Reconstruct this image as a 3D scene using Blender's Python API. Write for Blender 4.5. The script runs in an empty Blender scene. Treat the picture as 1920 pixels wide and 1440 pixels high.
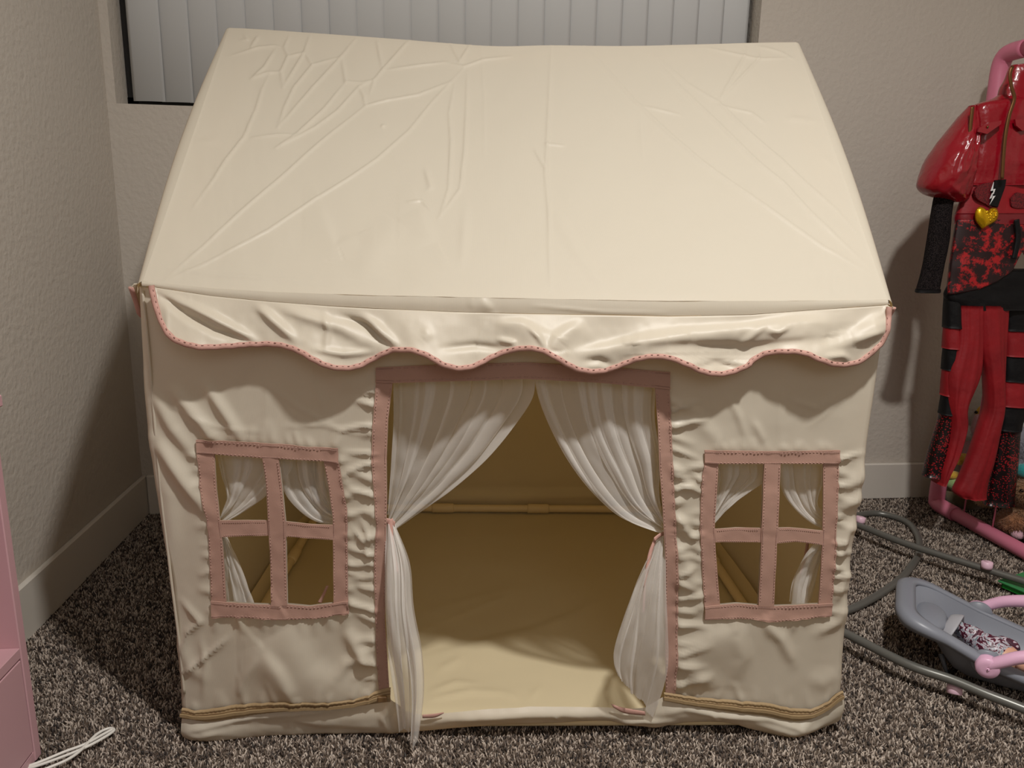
import bpy, math, random
import numpy as np
from mathutils import Vector
random.seed(7); RS = np.random.RandomState(11)

# ------------------------------------------------------------ camera, light, exposure
scn = bpy.context.scene
COL = scn.collection
F_PX = 1386.0
RT = math.radians(4.23)                       # how far the tent is turned against the room
CAM = np.array([-0.1445, -1.1705, 0.9141])
FW = np.array([0.10790958, 0.9701617, -0.21712163])
RI = np.array([0.99415348, -0.10613692, 0.01984469])
UP = np.array([0.00379206, 0.21799366, 0.97594282])
cd = bpy.data.cameras.new('camera'); cam = bpy.data.objects.new('camera', cd); COL.objects.link(cam)
cd.sensor_fit = 'HORIZONTAL'; cd.sensor_width = 36.0; cd.lens = 36.0 * F_PX / 1920.0
cd.clip_start = 0.02
M = np.eye(4); M[:3, 0] = RI; M[:3, 1] = UP; M[:3, 2] = -FW; M[:3, 3] = CAM
from mathutils import Matrix
cam.matrix_world = Matrix([list(r) for r in M])
scn.camera = cam
scn.view_settings.view_transform = 'Standard'; scn.view_settings.look = 'None'
scn.view_settings.exposure = -0.09; scn.view_settings.gamma = 1.0
try: scn.view_settings.use_curve_mapping = False
except Exception: pass
w = bpy.data.worlds.new('night'); scn.world = w; w.use_nodes = True
w.node_tree.nodes['Background'].inputs[0].default_value = (0.02, 0.02, 0.025, 1)
w.node_tree.nodes['Background'].inputs[1].default_value = 0.3

def area_light(name, loc, size, power, color, rot=(0, 0, 0), shape='DISK', spread=180):
    l = bpy.data.lights.new(name, 'AREA'); l.shape = shape; l.size = size; l.energy = power; l.color = color
    l.spread = math.radians(spread)
    o = bpy.data.objects.new(name, l); o.location = loc; o.rotation_euler = rot; COL.objects.link(o); return o
LAMP = (0.36, -0.90, 2.36)
area_light('ceiling_bulb', LAMP, 0.11, 47.0, (1.0, 0.968, 0.93))
area_light('fill_light', (0.2, -2.3, 1.9), 1.0, 5.0, (0.95, 0.96, 1.0), rot=(math.radians(72), 0, 0), shape='DISK')  # added fill, no real lamp: unseen behind the camera, softly lifts walls and shadows

# ------------------------------------------------------------ projection helpers
cT, sT = math.cos(RT), math.sin(RT)
R2T = np.array([[cT, -sT, 0], [sT, cT, 0], [0, 0, 1]])     # room -> tent
CT, FT, RTT, UT = R2T @ CAM, R2T @ FW, R2T @ RI, R2T @ UP
def _dirs(px, py, frame):
    px = np.asarray(px, float); py = np.asarray(py, float)
    a = ((px - 960) / F_PX)[..., None]; b = ((py - 720) / F_PX)[..., None]
    return (FT + RTT * a - UT * b) if frame == 't' else (FW + RI * a - UP * b)
def on_axis(px, py, ax, val, frame='r'):
    C = CT if frame == 't' else CAM
    d = _dirs(px, py, frame); t = (np.asarray(val) - C[ax]) / d[..., ax]
    return C + d * t[..., None]
def ty(px, py, y): return on_axis(px, py, 1, y, 't')       # on a plane of the tent parallel to its front
def tz(px, py, z): return on_axis(px, py, 2, z, 't')
def ry(px, py, y): return on_axis(px, py, 1, y)
def rz(px, py, z): return on_axis(px, py, 2, z)
def rx(px, py, x): return on_axis(px, py, 0, x)
def t2r(p): return np.asarray(p) @ R2T                      # tent -> room (row vectors)

# ------------------------------------------------------------ noise
def _hash(ix, iy, s):
    n = (ix.astype(np.int64) * 374761393 + iy.astype(np.int64) * 668265263 + s * 974711) & 0x7fffffff
    n = ((n ^ (n >> 13)) * 1274126177) & 0x7fffffff
    return ((n ^ (n >> 16)) & 0xffff) / 65535.0
def vnoise(x, y, s=0):
    x = np.asarray(x, float); y = np.asarray(y, float)
    ix, iy = np.floor(x), np.floor(y); fx, fy = x - ix, y - iy
    fx = fx * fx * fx * (fx * (fx * 6 - 15) + 10); fy = fy * fy * fy * (fy * (fy * 6 - 15) + 10)
    a, b = _hash(ix, iy, s), _hash(ix + 1, iy, s); c, d = _hash(ix, iy + 1, s), _hash(ix + 1, iy + 1, s)
    return (a * (1 - fx) + b * fx) * (1 - fy) + (c * (1 - fx) + d * fx) * fy
def fbm(x, y, s=0, o=4):
    r = 0; a = .5
    for k in range(o): r = r + a * (vnoise(x * 2**k, y * 2**k, s + k) - .5) * 2; a *= .5
    return r
def ridged(x, y, s=0, o=3):
    r = 0; a = .5
    for k in range(o): r = r + a * (1 - np.abs(vnoise(x * 2**k, y * 2**k, s + k) * 2 - 1) ** .6); a *= .5
    return r
def creases(P, L):
    """height from a list of fold lines (points, height, width, kind)"""
    H = np.zeros(P.shape[:-1]); sh = H.shape; Q = P.reshape(-1, 2); H = H.reshape(-1)
    for pts, amp, wd, kind in L:
        pts = np.array(pts, float)
        lo, hi = pts.min(0) - wd * 5, pts.max(0) + wd * 5
        m = np.all((Q >= lo) & (Q <= hi), axis=1); idx = np.nonzero(m)[0]
        if not len(idx): continue
        q = Q[idx]; seg = np.linalg.norm(np.diff(pts, axis=0), axis=1); cum = np.r_[0, np.cumsum(seg)]; T = cum[-1]
        best = np.full(len(q), 1e9); tt = np.zeros(len(q)); sg = np.ones(len(q))
        for i in range(len(seg)):
            d = (pts[i+1] - pts[i]); t = np.clip(((q - pts[i]) @ d) / max(seg[i]**2, 1e-9), 0, 1)
            c = pts[i] + t[:, None] * d; dist = np.linalg.norm(q - c, axis=1)
            cr = np.sign(d[0] * (q[:, 1] - c[:, 1]) - d[1] * (q[:, 0] - c[:, 0]))
            b = dist < best; best = np.where(b, dist, best); tt = np.where(b, (cum[i] + t * seg[i]) / T, tt); sg = np.where(b, cr, sg)
        if kind == 'p': tap = (1 - tt) ** .8 * np.minimum(1, tt * 6 + .5)     # pucker: strongest at its start
        else: tap = np.clip(np.sin(np.pi * np.clip(tt, .02, .98)), 0, 1) ** .5
        if kind == 's': prof = 1 / (1 + (best / wd) ** 2) ** 1.0 * np.exp(-best / (3 * wd))
        elif kind == 'f': prof = .5 * (1 + np.tanh(sg * best / wd)) * np.exp(-(best / (5 * wd)) ** 2)  # a fold with one steep side
        else: prof = np.exp(-(best / wd) ** 2)
        H[idx] += amp * tap * prof
    return H.reshape(sh)
def ip(tab, v):
    tab = np.array(tab, float); return np.interp(v, tab[:, 0], tab[:, 1])
def smooth_poly(pts, n):
    """Catmull-Rom through the points, n samples, even in chord length"""
    P = np.array(pts, float); k = len(P)
    E = np.vstack([2 * P[0] - P[1], P, 2 * P[-1] - P[-2]])
    d = np.r_[0, np.cumsum(np.linalg.norm(np.diff(P, axis=0), axis=1))]; u = np.interp(np.linspace(0, d[-1], n), d, np.arange(k))
    i = np.minimum(u.astype(int), k - 2); t = (u - i)[:, None]
    a, b, c, e = E[i], E[i+1], E[i+2], E[i+3]
    return .5 * (2 * b + (c - a) * t + (2 * a - 5 * b + 4 * c - e) * t**2 + (3 * b - a - 3 * c + e) * t**3)

# ------------------------------------------------------------ mesh helpers
def tag(o, label=None, cat=None, group=None, kind=None):
    if label: o['label'] = label
    if cat: o['category'] = cat
    if group: o['group'] = group
    if kind: o['kind'] = kind
    return o
def empty(name, loc=(0, 0, 0), rotz=0, **k):
    o = bpy.data.objects.new(name, None); o.location = loc; o.rotation_euler = (0, 0, rotz); o.empty_display_size = .05
    COL.objects.link(o); return tag(o, **k)
def mesh_obj(name, V, F, mat, parent=None, smooth=True, **k):
    me = bpy.data.meshes.new(name)
    me.from_pydata([tuple(map(float, v)) for v in V], [], [tuple(map(int, f)) for f in F])
    me.update(); 
    if smooth: me.polygons.foreach_set('use_smooth', [True] * len(me.polygons))
    if mat is not None:
        for m_ in (mat if isinstance(mat, (list, tuple)) else [mat]): me.materials.append(m_)
    o = bpy.data.objects.new(name, me); COL.objects.link(o)
    if parent is not None: o.parent = parent
    return tag(o, **k)
class MB:
    """collects pieces of ONE part"""
    def __init__(s): s.V = []; s.F = []; s.n = 0; s.mi = []
    def add(s, V, F, mi=0):
        V = np.asarray(V, float).reshape(-1, 3); s.V.append(V)
        for f in F: s.F.append(tuple(i + s.n for i in f)); s.mi.append(mi)
        s.n += len(V); return s
    def grid(s, G, mask=None, mi=0, closed_u=False, closed_v=False):
        ny, nx = G.shape[:2]; F = []
        for j in range(ny if closed_v else ny - 1):
            for i in range(nx if closed_u else nx - 1):
                if mask is not None and not mask[j, i]: continue
                i2, j2 = (i + 1) % nx, (j + 1) % ny
                F.append((j * nx + i, j * nx + i2, j2 * nx + i2, j2 * nx + i))
        return s.add(G.reshape(-1, 3), F, mi)
    def tube(s, pts, r, n=12, cap=True, sy=1.0, mi=0, up=None):
        P = np.array(pts, float); k = len(P); r = np.broadcast_to(np.asarray(r, float), (k,))
        T = np.gradient(P, axis=0); T /= np.linalg.norm(T, axis=1)[:, None] + 1e-12
        u = np.array(up, float) if up is not None else np.array([0, 0, 1.0])
        if abs(T[0] @ u) > .9: u = np.array([0, 1.0, 0]) if up is None else u
        G = np.zeros((k, n, 3)); a = np.linspace(0, 2 * np.pi, n, endpoint=False)
        for i in range(k):
            u = u - T[i] * (u @ T[i]); u /= np.linalg.norm(u) + 1e-12; v = np.cross(T[i], u)
            G[i] = P[i] + r[i] * (np.cos(a)[:, None] * v + sy * np.sin(a)[:, None] * u)
        n0 = s.n; s.grid(G, closed_u=True, mi=mi)
        if cap:
            s.F.append(tuple(range(n0, n0 + n))[::-1]); s.F.append(tuple(range(n0 + (k-1) * n, n0 + k * n))); s.mi += [mi, mi]
        return s
    def ell(s, c, r, rot=None, nu=20, nv=12, mi=0, fn=None):
        a = np.linspace(0, 2 * np.pi, nu, endpoint=False); b = np.linspace(-np.pi/2, np.pi/2, nv)
        A, B = np.meshgrid(a, b); D = np.stack([np.cos(B) * np.cos(A), np.cos(B) * np.sin(A), np.sin(B)], -1)
        G = D * np.array(r, float)
        if fn is not None: G = fn(G, D)
        if rot is not None: G = G @ np.array(rot).T
        return s.grid(G + np.array(c, float), closed_u=True, mi=mi)
    def box(s, lo, hi, mi=0, bev=0.0):
        lo = np.array(lo, float); hi = np.array(hi, float); b = bev
        if b <= 0:
            V = [(x, y, z) for z in (lo[2], hi[2]) for y in (lo[1], hi[1]) for x in (lo[0], hi[0])]
            return s.add(V, [(0, 2, 3, 1), (4, 5, 7, 6), (0, 1, 5, 4), (2, 6, 7, 3), (0, 4, 6, 2), (1, 3, 7, 5)], mi)
        V = []; ids = {}
        for sx in (0, 1):
            for sy in (0, 1):
                for sz in (0, 1):
                    c = np.array([(hi if q else lo)[i] for i, q in enumerate((sx, sy, sz))]); d = np.array([1 - 2*sx, 1 - 2*sy, 1 - 2*sz]) * b
                    for ax in range(3):
                        v = c + d; v[ax] = c[ax]; ids[sx, sy, sz, ax] = len(V); V.append(v)
        F = []
        for ax in range(3):
            o1, o2 = [(1, 2), (2, 0), (0, 1)][ax]
            for q in (0, 1):
                def I(a_, b_, ax_=ax):
                    k = [0, 0, 0]; k[ax] = q; k[o1] = a_; k[o2] = b_; return ids[(*k, ax_)]
                f = [I(0, 0), I(1, 0), I(1, 1), I(0, 1)]; F.append(tuple(f if q else f[::-1]))
        for ax in range(3):
            o1, o2 = [(1, 2), (2, 0), (0, 1)][ax]
            for a_ in (0, 1):
                for b_ in (0, 1):
                    def K(q, x_):
                        k = [0, 0, 0]; k[ax] = q; k[o1] = a_; k[o2] = b_; return ids[(*k, x_)]
                    F.append((K(0, o1), K(1, o1), K(1, o2), K(0, o2)))
        for k in [(a_, b_, c_) for a_ in (0, 1) for b_ in (0, 1) for c_ in (0, 1)]:
            F.append(tuple(ids[(*k, x_)] for x_ in range(3)))
        return s.add(V, F, mi)
    def build(s, name, mat, parent=None, smooth=True, **k):
        o = mesh_obj(name, np.vstack(s.V), s.F, mat, parent, smooth, **k)
        if isinstance(mat, (list, tuple)): o.data.polygons.foreach_set('material_index', s.mi)
        return o
def sheet(name, G, mat, parent=None, mask=None, thick=0.0, uv=None, **k):
    m = MB().grid(G, mask); o = m.build(name, mat, parent, **k)
    if uv is not None:
        l = o.data.uv_layers.new(name='UVMap'); vi = np.zeros(len(o.data.loops), int); o.data.loops.foreach_get('vertex_index', vi)
        l.data.foreach_set('uv', uv.reshape(-1, 2)[vi].astype(float).ravel())
    if thick:
        md = o.modifiers.new('cloth_thickness', 'SOLIDIFY'); md.thickness = thick; md.offset = 0
    return o

# ------------------------------------------------------------ materials
def srgb(r, g, b):
    f = lambda c: (c / 255 / 12.92) if c / 255 <= .04045 else ((c / 255 + .055) / 1.055) ** 2.4
    return (f(r), f(g), f(b), 1)
class NT:
    def __init__(s, name):
        s.m = bpy.data.materials.new(name); s.m.use_nodes = True; s.t = s.m.node_tree; s.t.nodes.clear()
        s.out = s.n('ShaderNodeOutputMaterial')
    def n(s, ty_, **k):
        x = s.t.nodes.new(ty_)
        for a, v in k.items(): setattr(x, a, v)
        return x
    def l(s, a, b): s.t.links.new(a, b)
def P(name, col, rough=.6, spec=.5, metal=0, bump=None, sheen=0, coat=0, var=None, trans=0, tcol=None, weave=None, emis=None):
    """col base colour; bump=(scale,strength,distance); var=(scale,amount,colour2); trans = share of light let through"""
    q = NT(name); b = q.n('ShaderNodeBsdfPrincipled'); b.inputs['Base Color'].default_value = col
    b.inputs['Roughness'].default_value = rough; b.inputs['Specular IOR Level'].default_value = spec; b.inputs['Metallic'].default_value = metal
    b.inputs['Sheen Weight'].default_value = sheen; b.inputs['Coat Weight'].default_value = coat; b.inputs['Coat Roughness'].default_value = .08
    tc = q.n('ShaderNodeTexCoord')
    if var:
        nz = q.n('ShaderNodeTexNoise'); nz.inputs['Scale'].default_value = var[0]; nz.inputs['Detail'].default_value = 4
        q.l(tc.outputs['Object'], nz.inputs['Vector'])
        rp = q.n('ShaderNodeValToRGB'); rp.color_ramp.elements[0].position = .5 - var[1]; rp.color_ramp.elements[1].position = .5 + var[1]
        rp.color_ramp.elements[0].color = col; rp.color_ramp.elements[1].color = var[2]
        q.l(nz.outputs['Fac'], rp.inputs['Fac']); q.l(rp.outputs['Color'], b.inputs['Base Color'])
    last = None
    if bump:
        nz = q.n('ShaderNodeTexNoise'); nz.inputs['Scale'].default_value = bump[0]; nz.inputs['Detail'].default_value = 3
        q.l(tc.outputs['Object'], nz.inputs['Vector'])
        bp = q.n('ShaderNodeBump'); bp.inputs['Strength'].default_value = bump[1]; bp.inputs['Distance'].default_value = bump[2]
        q.l(nz.outputs['Fac'], bp.inputs['Height']); last = bp.outputs['Normal']
    if weave:
        wv = q.n('ShaderNodeTexWave'); wv.inputs['Scale'].default_value = weave[0]; wv.bands_direction = 'X'
        q.l(tc.outputs['Object'], wv.inputs['Vector'])
        bp = q.n('ShaderNodeBump'); bp.inputs['Strength'].default_value = weave[1]; bp.inputs['Distance'].default_value = weave[2]
        q.l(wv.outputs['Fac'], bp.inputs['Height'])
        if last: q.l(last, bp.inputs['Normal'])
        last = bp.outputs['Normal']
    if last: q.l(last, b.inputs['Normal'])
    sh = b.outputs[0]
    if trans:
        tr = q.n('ShaderNodeBsdfTranslucent'); tr.inputs[0].default_value = tcol or col
        mx = q.n('ShaderNodeMixShader'); mx.inputs[0].default_value = trans
        q.l(sh, mx.inputs[1]); q.l(tr.outputs[0], mx.inputs[2]); sh = mx.outputs[0]
    q.l(sh, q.out.inputs['Surface']); return q.m
CREAM = srgb(215, 208, 191)
m_cloth = P('cream_satin_cloth', CREAM, rough=.41, spec=.45, trans=.24, tcol=srgb(242, 206, 134), weave=(260, .12, .0006), bump=(900, .06, .0008))
m_inner = P('cream_lining', srgb(234, 220, 184), rough=.55, spec=.25, trans=.2, tcol=srgb(238, 200, 128))
m_pink = P('dusty_pink_cotton', srgb(176, 140, 125), rough=.75, spec=.2, bump=(700, .25, .0008), sheen=.1)
m_pinkhi = P('pale_pink_binding', srgb(192, 150, 138), rough=.7, spec=.2, bump=(500, .2, .0008))
m_stitch = P('pale_pink_thread', srgb(186, 150, 138), rough=.8)
m_zip = P('tan_zip_tape', srgb(160, 136, 100), rough=.7, bump=(600, .2, .0008))
m_zipd = P('dark_tan_zip_teeth', srgb(120, 92, 58), rough=.5)
m_pole = P('cream_pvc', srgb(232, 212, 170), rough=.45)
def sheer():
    q = NT('white_sheer_voile'); d = q.n('ShaderNodeBsdfDiffuse'); d.inputs[0].default_value = srgb(250, 247, 242)
    t = q.n('ShaderNodeBsdfTranslucent'); t.inputs[0].default_value = srgb(246, 242, 236)
    tr = q.n('ShaderNodeBsdfTransparent'); m1 = q.n('ShaderNodeMixShader'); m1.inputs[0].default_value = .25
    m2 = q.n('ShaderNodeMixShader'); lw = q.n('ShaderNodeLayerWeight'); lw.inputs['Blend'].default_value = .35
    mr = q.n('ShaderNodeMapRange'); mr.inputs['To Min'].default_value = .44; mr.inputs['To Max'].default_value = .88
    q.l(lw.outputs['Facing'], mr.inputs['Value']); q.l(mr.outputs[0], m2.inputs[0])
    q.l(d.outputs[0], m1.inputs[1]); q.l(t.outputs[0], m1.inputs[2]); q.l(tr.outputs[0], m2.inputs[1]); q.l(m1.outputs[0], m2.inputs[2])
    q.l(m2.outputs[0], q.out.inputs['Surface']); return q.m
m_sheer = sheer()
m_wall = P('textured_greige_wall_paint', srgb(199, 191, 180), rough=.75, spec=.25, bump=(75, .55, .004))
m_trim = P('painted_baseboard', srgb(214, 208, 198), rough=.5, spec=.4)
m_ceil = P('white_ceiling_paint', srgb(232, 230, 224), rough=.9)
m_black = P('black_window_frame', srgb(16, 15, 15), rough=.4)
m_glass = P('night_dark_glass', srgb(6, 7, 9), rough=.05, spec=.6)
m_slat = P('white_vinyl_slat', srgb(212, 214, 214), rough=.5, spec=.3)

# ------------------------------------------------------------ the room
YB, XL, XR, YF, H = 1.09, -1.03, 2.05, -2.7, 2.44
def boxo(name, lo, hi, mat, parent=None, bev=0, **k):
    return MB().box(lo, hi, bev=bev).build(name, mat, parent, smooth=False, **k)
S = dict(kind='structure')
boxo('floor', (XL - .1, YF - .1, -.1), (XR + .1, YB + .2, 0), P('carpet_backing', srgb(92, 80, 70), rough=1, spec=0), **S)
boxo('ceiling', (XL - .1, YF - .1, H), (XR + .1, YB + .2, H + .1), m_ceil, **S)
boxo('wall_left', (XL - .12, YF - .1, 0), (XL, YB + .2, H), m_wall, **S)
boxo('wall_right', (XR, YF - .1, 0), (XR + .12, YB + .2, H), m_wall, **S)
boxo('wall_front', (XL, YF - .12, 0), (XR, YF, H), m_wall, **S)
WX0, WX1, WZ0, WZ1, WD = -1.006, .818, 1.205, 2.2, .11
wb = MB()
wb.box((XL, YB, 0), (XR, YB + .2, WZ0)); wb.box((XL, YB, WZ1), (XR, YB + .2, H))
wb.box((XL, YB, WZ0), (WX0, YB + .2, WZ1)); wb.box((WX1, YB, WZ0), (XR, YB + .2, WZ1))
wb.build('wall_back', m_wall, smooth=False, **S)
for nm, lo, hi in (('baseboard_back', (XL + .015, YB - .014, .0), (XR, YB, .128)),
                   ('baseboard_left', (XL, YF, .0), (XL + .014, YB, .128)),
                   ('baseboard_right', (XR - .014, YF, .0), (XR, YB - .014, .128))):
    boxo(nm, lo, hi, m_trim, bev=.004, **S)
win = boxo('window_1', (WX0 + .002, YB + WD, WZ0 + .001), (WX1 - .002, YB + WD + .03, WZ1), m_black, label='black framed night window behind the blind', **S)
wf = MB(); yw = YB + WD - .012
for a, b in (((WX0 + .002, WZ0 + .001), (WX0 + .03, WZ1)), ((WX1 - .032, WZ0 + .001), (WX1 - .002, WZ1)), ((WX0, WZ0 + .001), (WX1, WZ0 + .028))):
    wf.box((a[0], yw - .015, a[1]), (b[0], yw, b[1]))
wf.build('window_frame', m_black, win, smooth=False)
boxo('window_pane', (WX0 + .03, yw, WZ0 + .028), (WX1 - .03, yw + .006, WZ1), m_glass, win)
# vertical blind
bl = empty('vertical_blind', (0, YB + .06, 2.12), label='white vertical slat blind hanging in the window recess above the tent', cat='blind')
yb = YB + .060
boxo('headrail', (WX0 + .02, -.03, .0), (WX1 - .03, .03, .05), P('white_headrail', srgb(225, 225, 225)), bl)
xa = ry(250, 190, yb)[0]; xb = ry(1403, 30, yb)[0]; nsl = 23; pit = (xb - xa - .089) / (nsl - 1)
for k in range(nsl):
    a = math.radians(-3.5 + RS.uniform(-1.5, 1.5)); wd_ = .089; ns = 11
    xx = np.linspace(-.5, .5, ns); zt, zb_ = 0.0, WZ0 + .016 - 2.12
    G = np.zeros((2, ns, 3))
    for j, z_ in enumerate((zb_, zt)):
        px_ = xx * wd_; py_ = -.0045 * (1 - (2 * xx) ** 2)
        G[j, :, 0] = xa + .0445 + k * pit + px_ * math.cos(a) - py_ * math.sin(a); G[j, :, 1] = px_ * math.sin(a) + py_ * math.cos(a); G[j, :, 2] = z_
    sheet('slat', G, m_slat, bl, thick=.0012)

# ------------------------------------------------------------ the play tent
D_T = 1.02; YP = -.014
tent = empty('play_tent', (0, 0, 0), -RT, label='cream cloth play house tent with dusty pink trimmed door and windows', cat='tent')
cols = [
 [(500, 268), (540, 270), (700, 277), (820, 287), (1000, 315), (1100, 331), (1263, 346), (1345, 350)],
 [(500, 362), (823, 370), (906, 376), (972, 389.6), (1038, 393.6), (1127, 397.5), (1155, 399), (1345, 404)],
 [(500, 390), (823, 399), (850, 403), (919, 407), (975, 413), (1006, 417), (1064, 421), (1127, 425), (1155, 426), (1345, 432)],
 [(500, 486), (823, 492), (857, 494), (906, 500.5), (975, 504), (1003, 506), (1130, 511), (1158, 511), (1345, 514)],
 [(500, 518), (823, 523), (858, 524), (919, 531), (977, 537), (1005, 537.5), (1131, 540), (1158, 541), (1345, 546)],
 [(500, 600), (823, 603), (863, 607), (911, 616.6), (969, 624.6), (1011, 624.6), (1129, 626), (1150, 627), (1345, 630)],
 [(500, 632), (837, 635), (865, 636), (906, 643), (958, 652), (1038, 652), (1117, 653), (1146, 656), (1345, 660)],
 [(500, 708), (688, 706.5), (713, 706), (801, 699), (860, 697), (941, 703), (988, 706), (1051, 702), (1071, 702), (1227, 706.5), (1293, 711), (1345, 714)],
 [(500, 738), (714, 737), (785, 728), (860, 725), (941, 726), (972, 725), (1050, 724), (1165, 722), (1290, 730), (1345, 731)],
 [(500, 1228), (724, 1228), (800, 1233), (879, 1236), (957, 1242), (1035, 1246), (1134, 1247), (1290, 1247), (1345, 1246)],
 [(500, 1254), (724, 1255), (847, 1260), (925, 1263), (1035, 1269), (1134, 1270.6), (1227, 1269), (1290, 1265), (1345, 1262)],
 [(500, 1318), (842, 1319.5), (866, 1319.5), (895, 1314), (990, 1311), (1015, 1312.5), (1134, 1319.5), (1159, 1319.5), (1345, 1319)],
 [(500, 1346), (867, 1346), (990, 1339), (1015, 1340), (1132, 1349), (1157, 1349), (1345, 1346)],
 [(500, 1432), (867, 1430.5), (989, 1425), (1015, 1425), (1132, 1420), (1159, 1420), (1345, 1416)],
 [(500, 1463), (867, 1461), (990, 1456), (1017, 1454), (1134, 1449), (1162, 1450), (1345, 1446)],
 [(500, 1545), (867, 1542.5), (994, 1541), (1020, 1540), (1131, 1534), (1155, 1534), (1345, 1528)],
 [(500, 1575), (842, 1572.5), (867, 1571), (995, 1567), (1020, 1566), (1130, 1559), (1154, 1556), (1345, 1548)],
 [(500, 1656), (575, 1655), (680, 1640), (872, 1612), (978, 1597), (1092, 1583), (1198, 1576), (1290, 1569), (1345, 1566)]]
seam = [(240, 534), (282, 537), (395, 554), (506, 565), (616, 573), (700, 578), (754, 580), (846, 584), (992, 588), (1137, 590), (1254, 592.5), (1330, 591), (1408, 589.5), (1538, 580), (1669, 571)]
ziptop = [(330, 1325), (341, 1325), (377, 1332), (457, 1320), (526, 1310), (572, 1309), (664, 1307.6), (730, 1289), (1245, 1297), (1309, 1308), (1385, 1314), (1436, 1317), (1487, 1329), (1525, 1328), (1551, 1314), (1577, 1291)]
zipbot = [(330, 1343), (350, 1343), (389, 1350), (434, 1344), (480, 1336), (526, 1330.5), (572, 1328), (641, 1325), (700, 1315.6), (732, 1311), (1243, 1309), (1283, 1318), (1334, 1325.5), (1385, 1333), (1436, 1338), (1474, 1347), (1500, 1348.5), (1525, 1343), (1551, 1327), (1579, 1304)]
rows = [
 [(a, b + 2) for a, b in seam],
 [(255, 690), (706, 688), (850, 682), (986, 679), (1120, 686), (1255, 697), (1660, 690)],
 [(255, 712), (706, 713), (738, 714.7), (986, 707), (1120, 714), (1228, 724), (1255, 727), (1660, 715)],
 [(255, 815), (370, 823), (436, 825), (500, 829), (540, 831), (580, 836), (634, 838), (1255, 846), (1319, 842), (1430, 844), (1572, 842.5), (1660, 842)],
 [(255, 845), (374, 848), (403, 850), (494, 857), (524, 858), (607, 863), (636, 866), (1319, 866), (1346, 867.5), (1571, 867.5), (1660, 868)],
 [(255, 975), (413, 975.5), (502, 975.5), (537, 977), (582, 982), (624, 983.5), (652, 984), (1311, 990), (1346, 991), (1380, 988), (1425, 989), (1480, 988), (1541, 994), (1567, 995), (1620, 996)],
 [(255, 1006), (417, 1006), (506, 1003), (537, 1005), (624, 1011), (652, 1012), (1312, 1015), (1425, 1015), (1454, 1017), (1490, 1014), (1540, 1020), (1566, 1020), (1610, 1020)],
 [(300, 1125), (397, 1124), (425, 1127), (511, 1130), (540, 1131), (582, 1135), (626, 1129), (652, 1124), (1319, 1134), (1380, 1129), (1420, 1132.5), (1449, 1134), (1534, 1131), (1559, 1129), (1600, 1130)],
 [(300, 1155), (399, 1155), (470, 1153), (540, 1158), (600, 1156), (626, 1151), (656, 1147), (1319, 1159), (1380, 1155), (1420, 1159), (1450, 1162), (1500, 1159), (1534, 1155), (1555, 1153), (1600, 1154)],
 ziptop]
def Fpx(s, t):
    """cloth coordinates -> where that spot of the front cloth lies (picture-calibrated), s over columns, t over rows"""
    s, t = np.broadcast_arrays(np.asarray(s, float), np.asarray(t, float)); sh = s.shape; s = s.ravel(); t = t.ravel()
    i = np.clip(np.floor(s).astype(int), 0, len(cols) - 2); j = np.clip(np.floor(t).astype(int), 0, len(rows) - 2)
    x = np.full(s.shape, 960.0); y = np.full(s.shape, 900.0)
    for _ in range(7):
        CX = np.array([ip(c, y) for c in cols]); x = CX[i, np.arange(len(s))] * (1 - (s - i)) + CX[i + 1, np.arange(len(s))] * (s - i)
        RY = np.array([ip(r_, x) for r_ in rows]); y = RY[j, np.arange(len(s))] * (1 - (t - j)) + RY[j + 1, np.arange(len(s))] * (t - j)
    return np.stack([x, y], -1).reshape(*sh, 2)
L1 = lambda pts: [(260 + .4863 * a, 640 + .4863 * b) for a, b in pts]
L2 = lambda pts: [(1240 + .4583 * a, 680 + .4583 * b) for a, b in pts]
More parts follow.
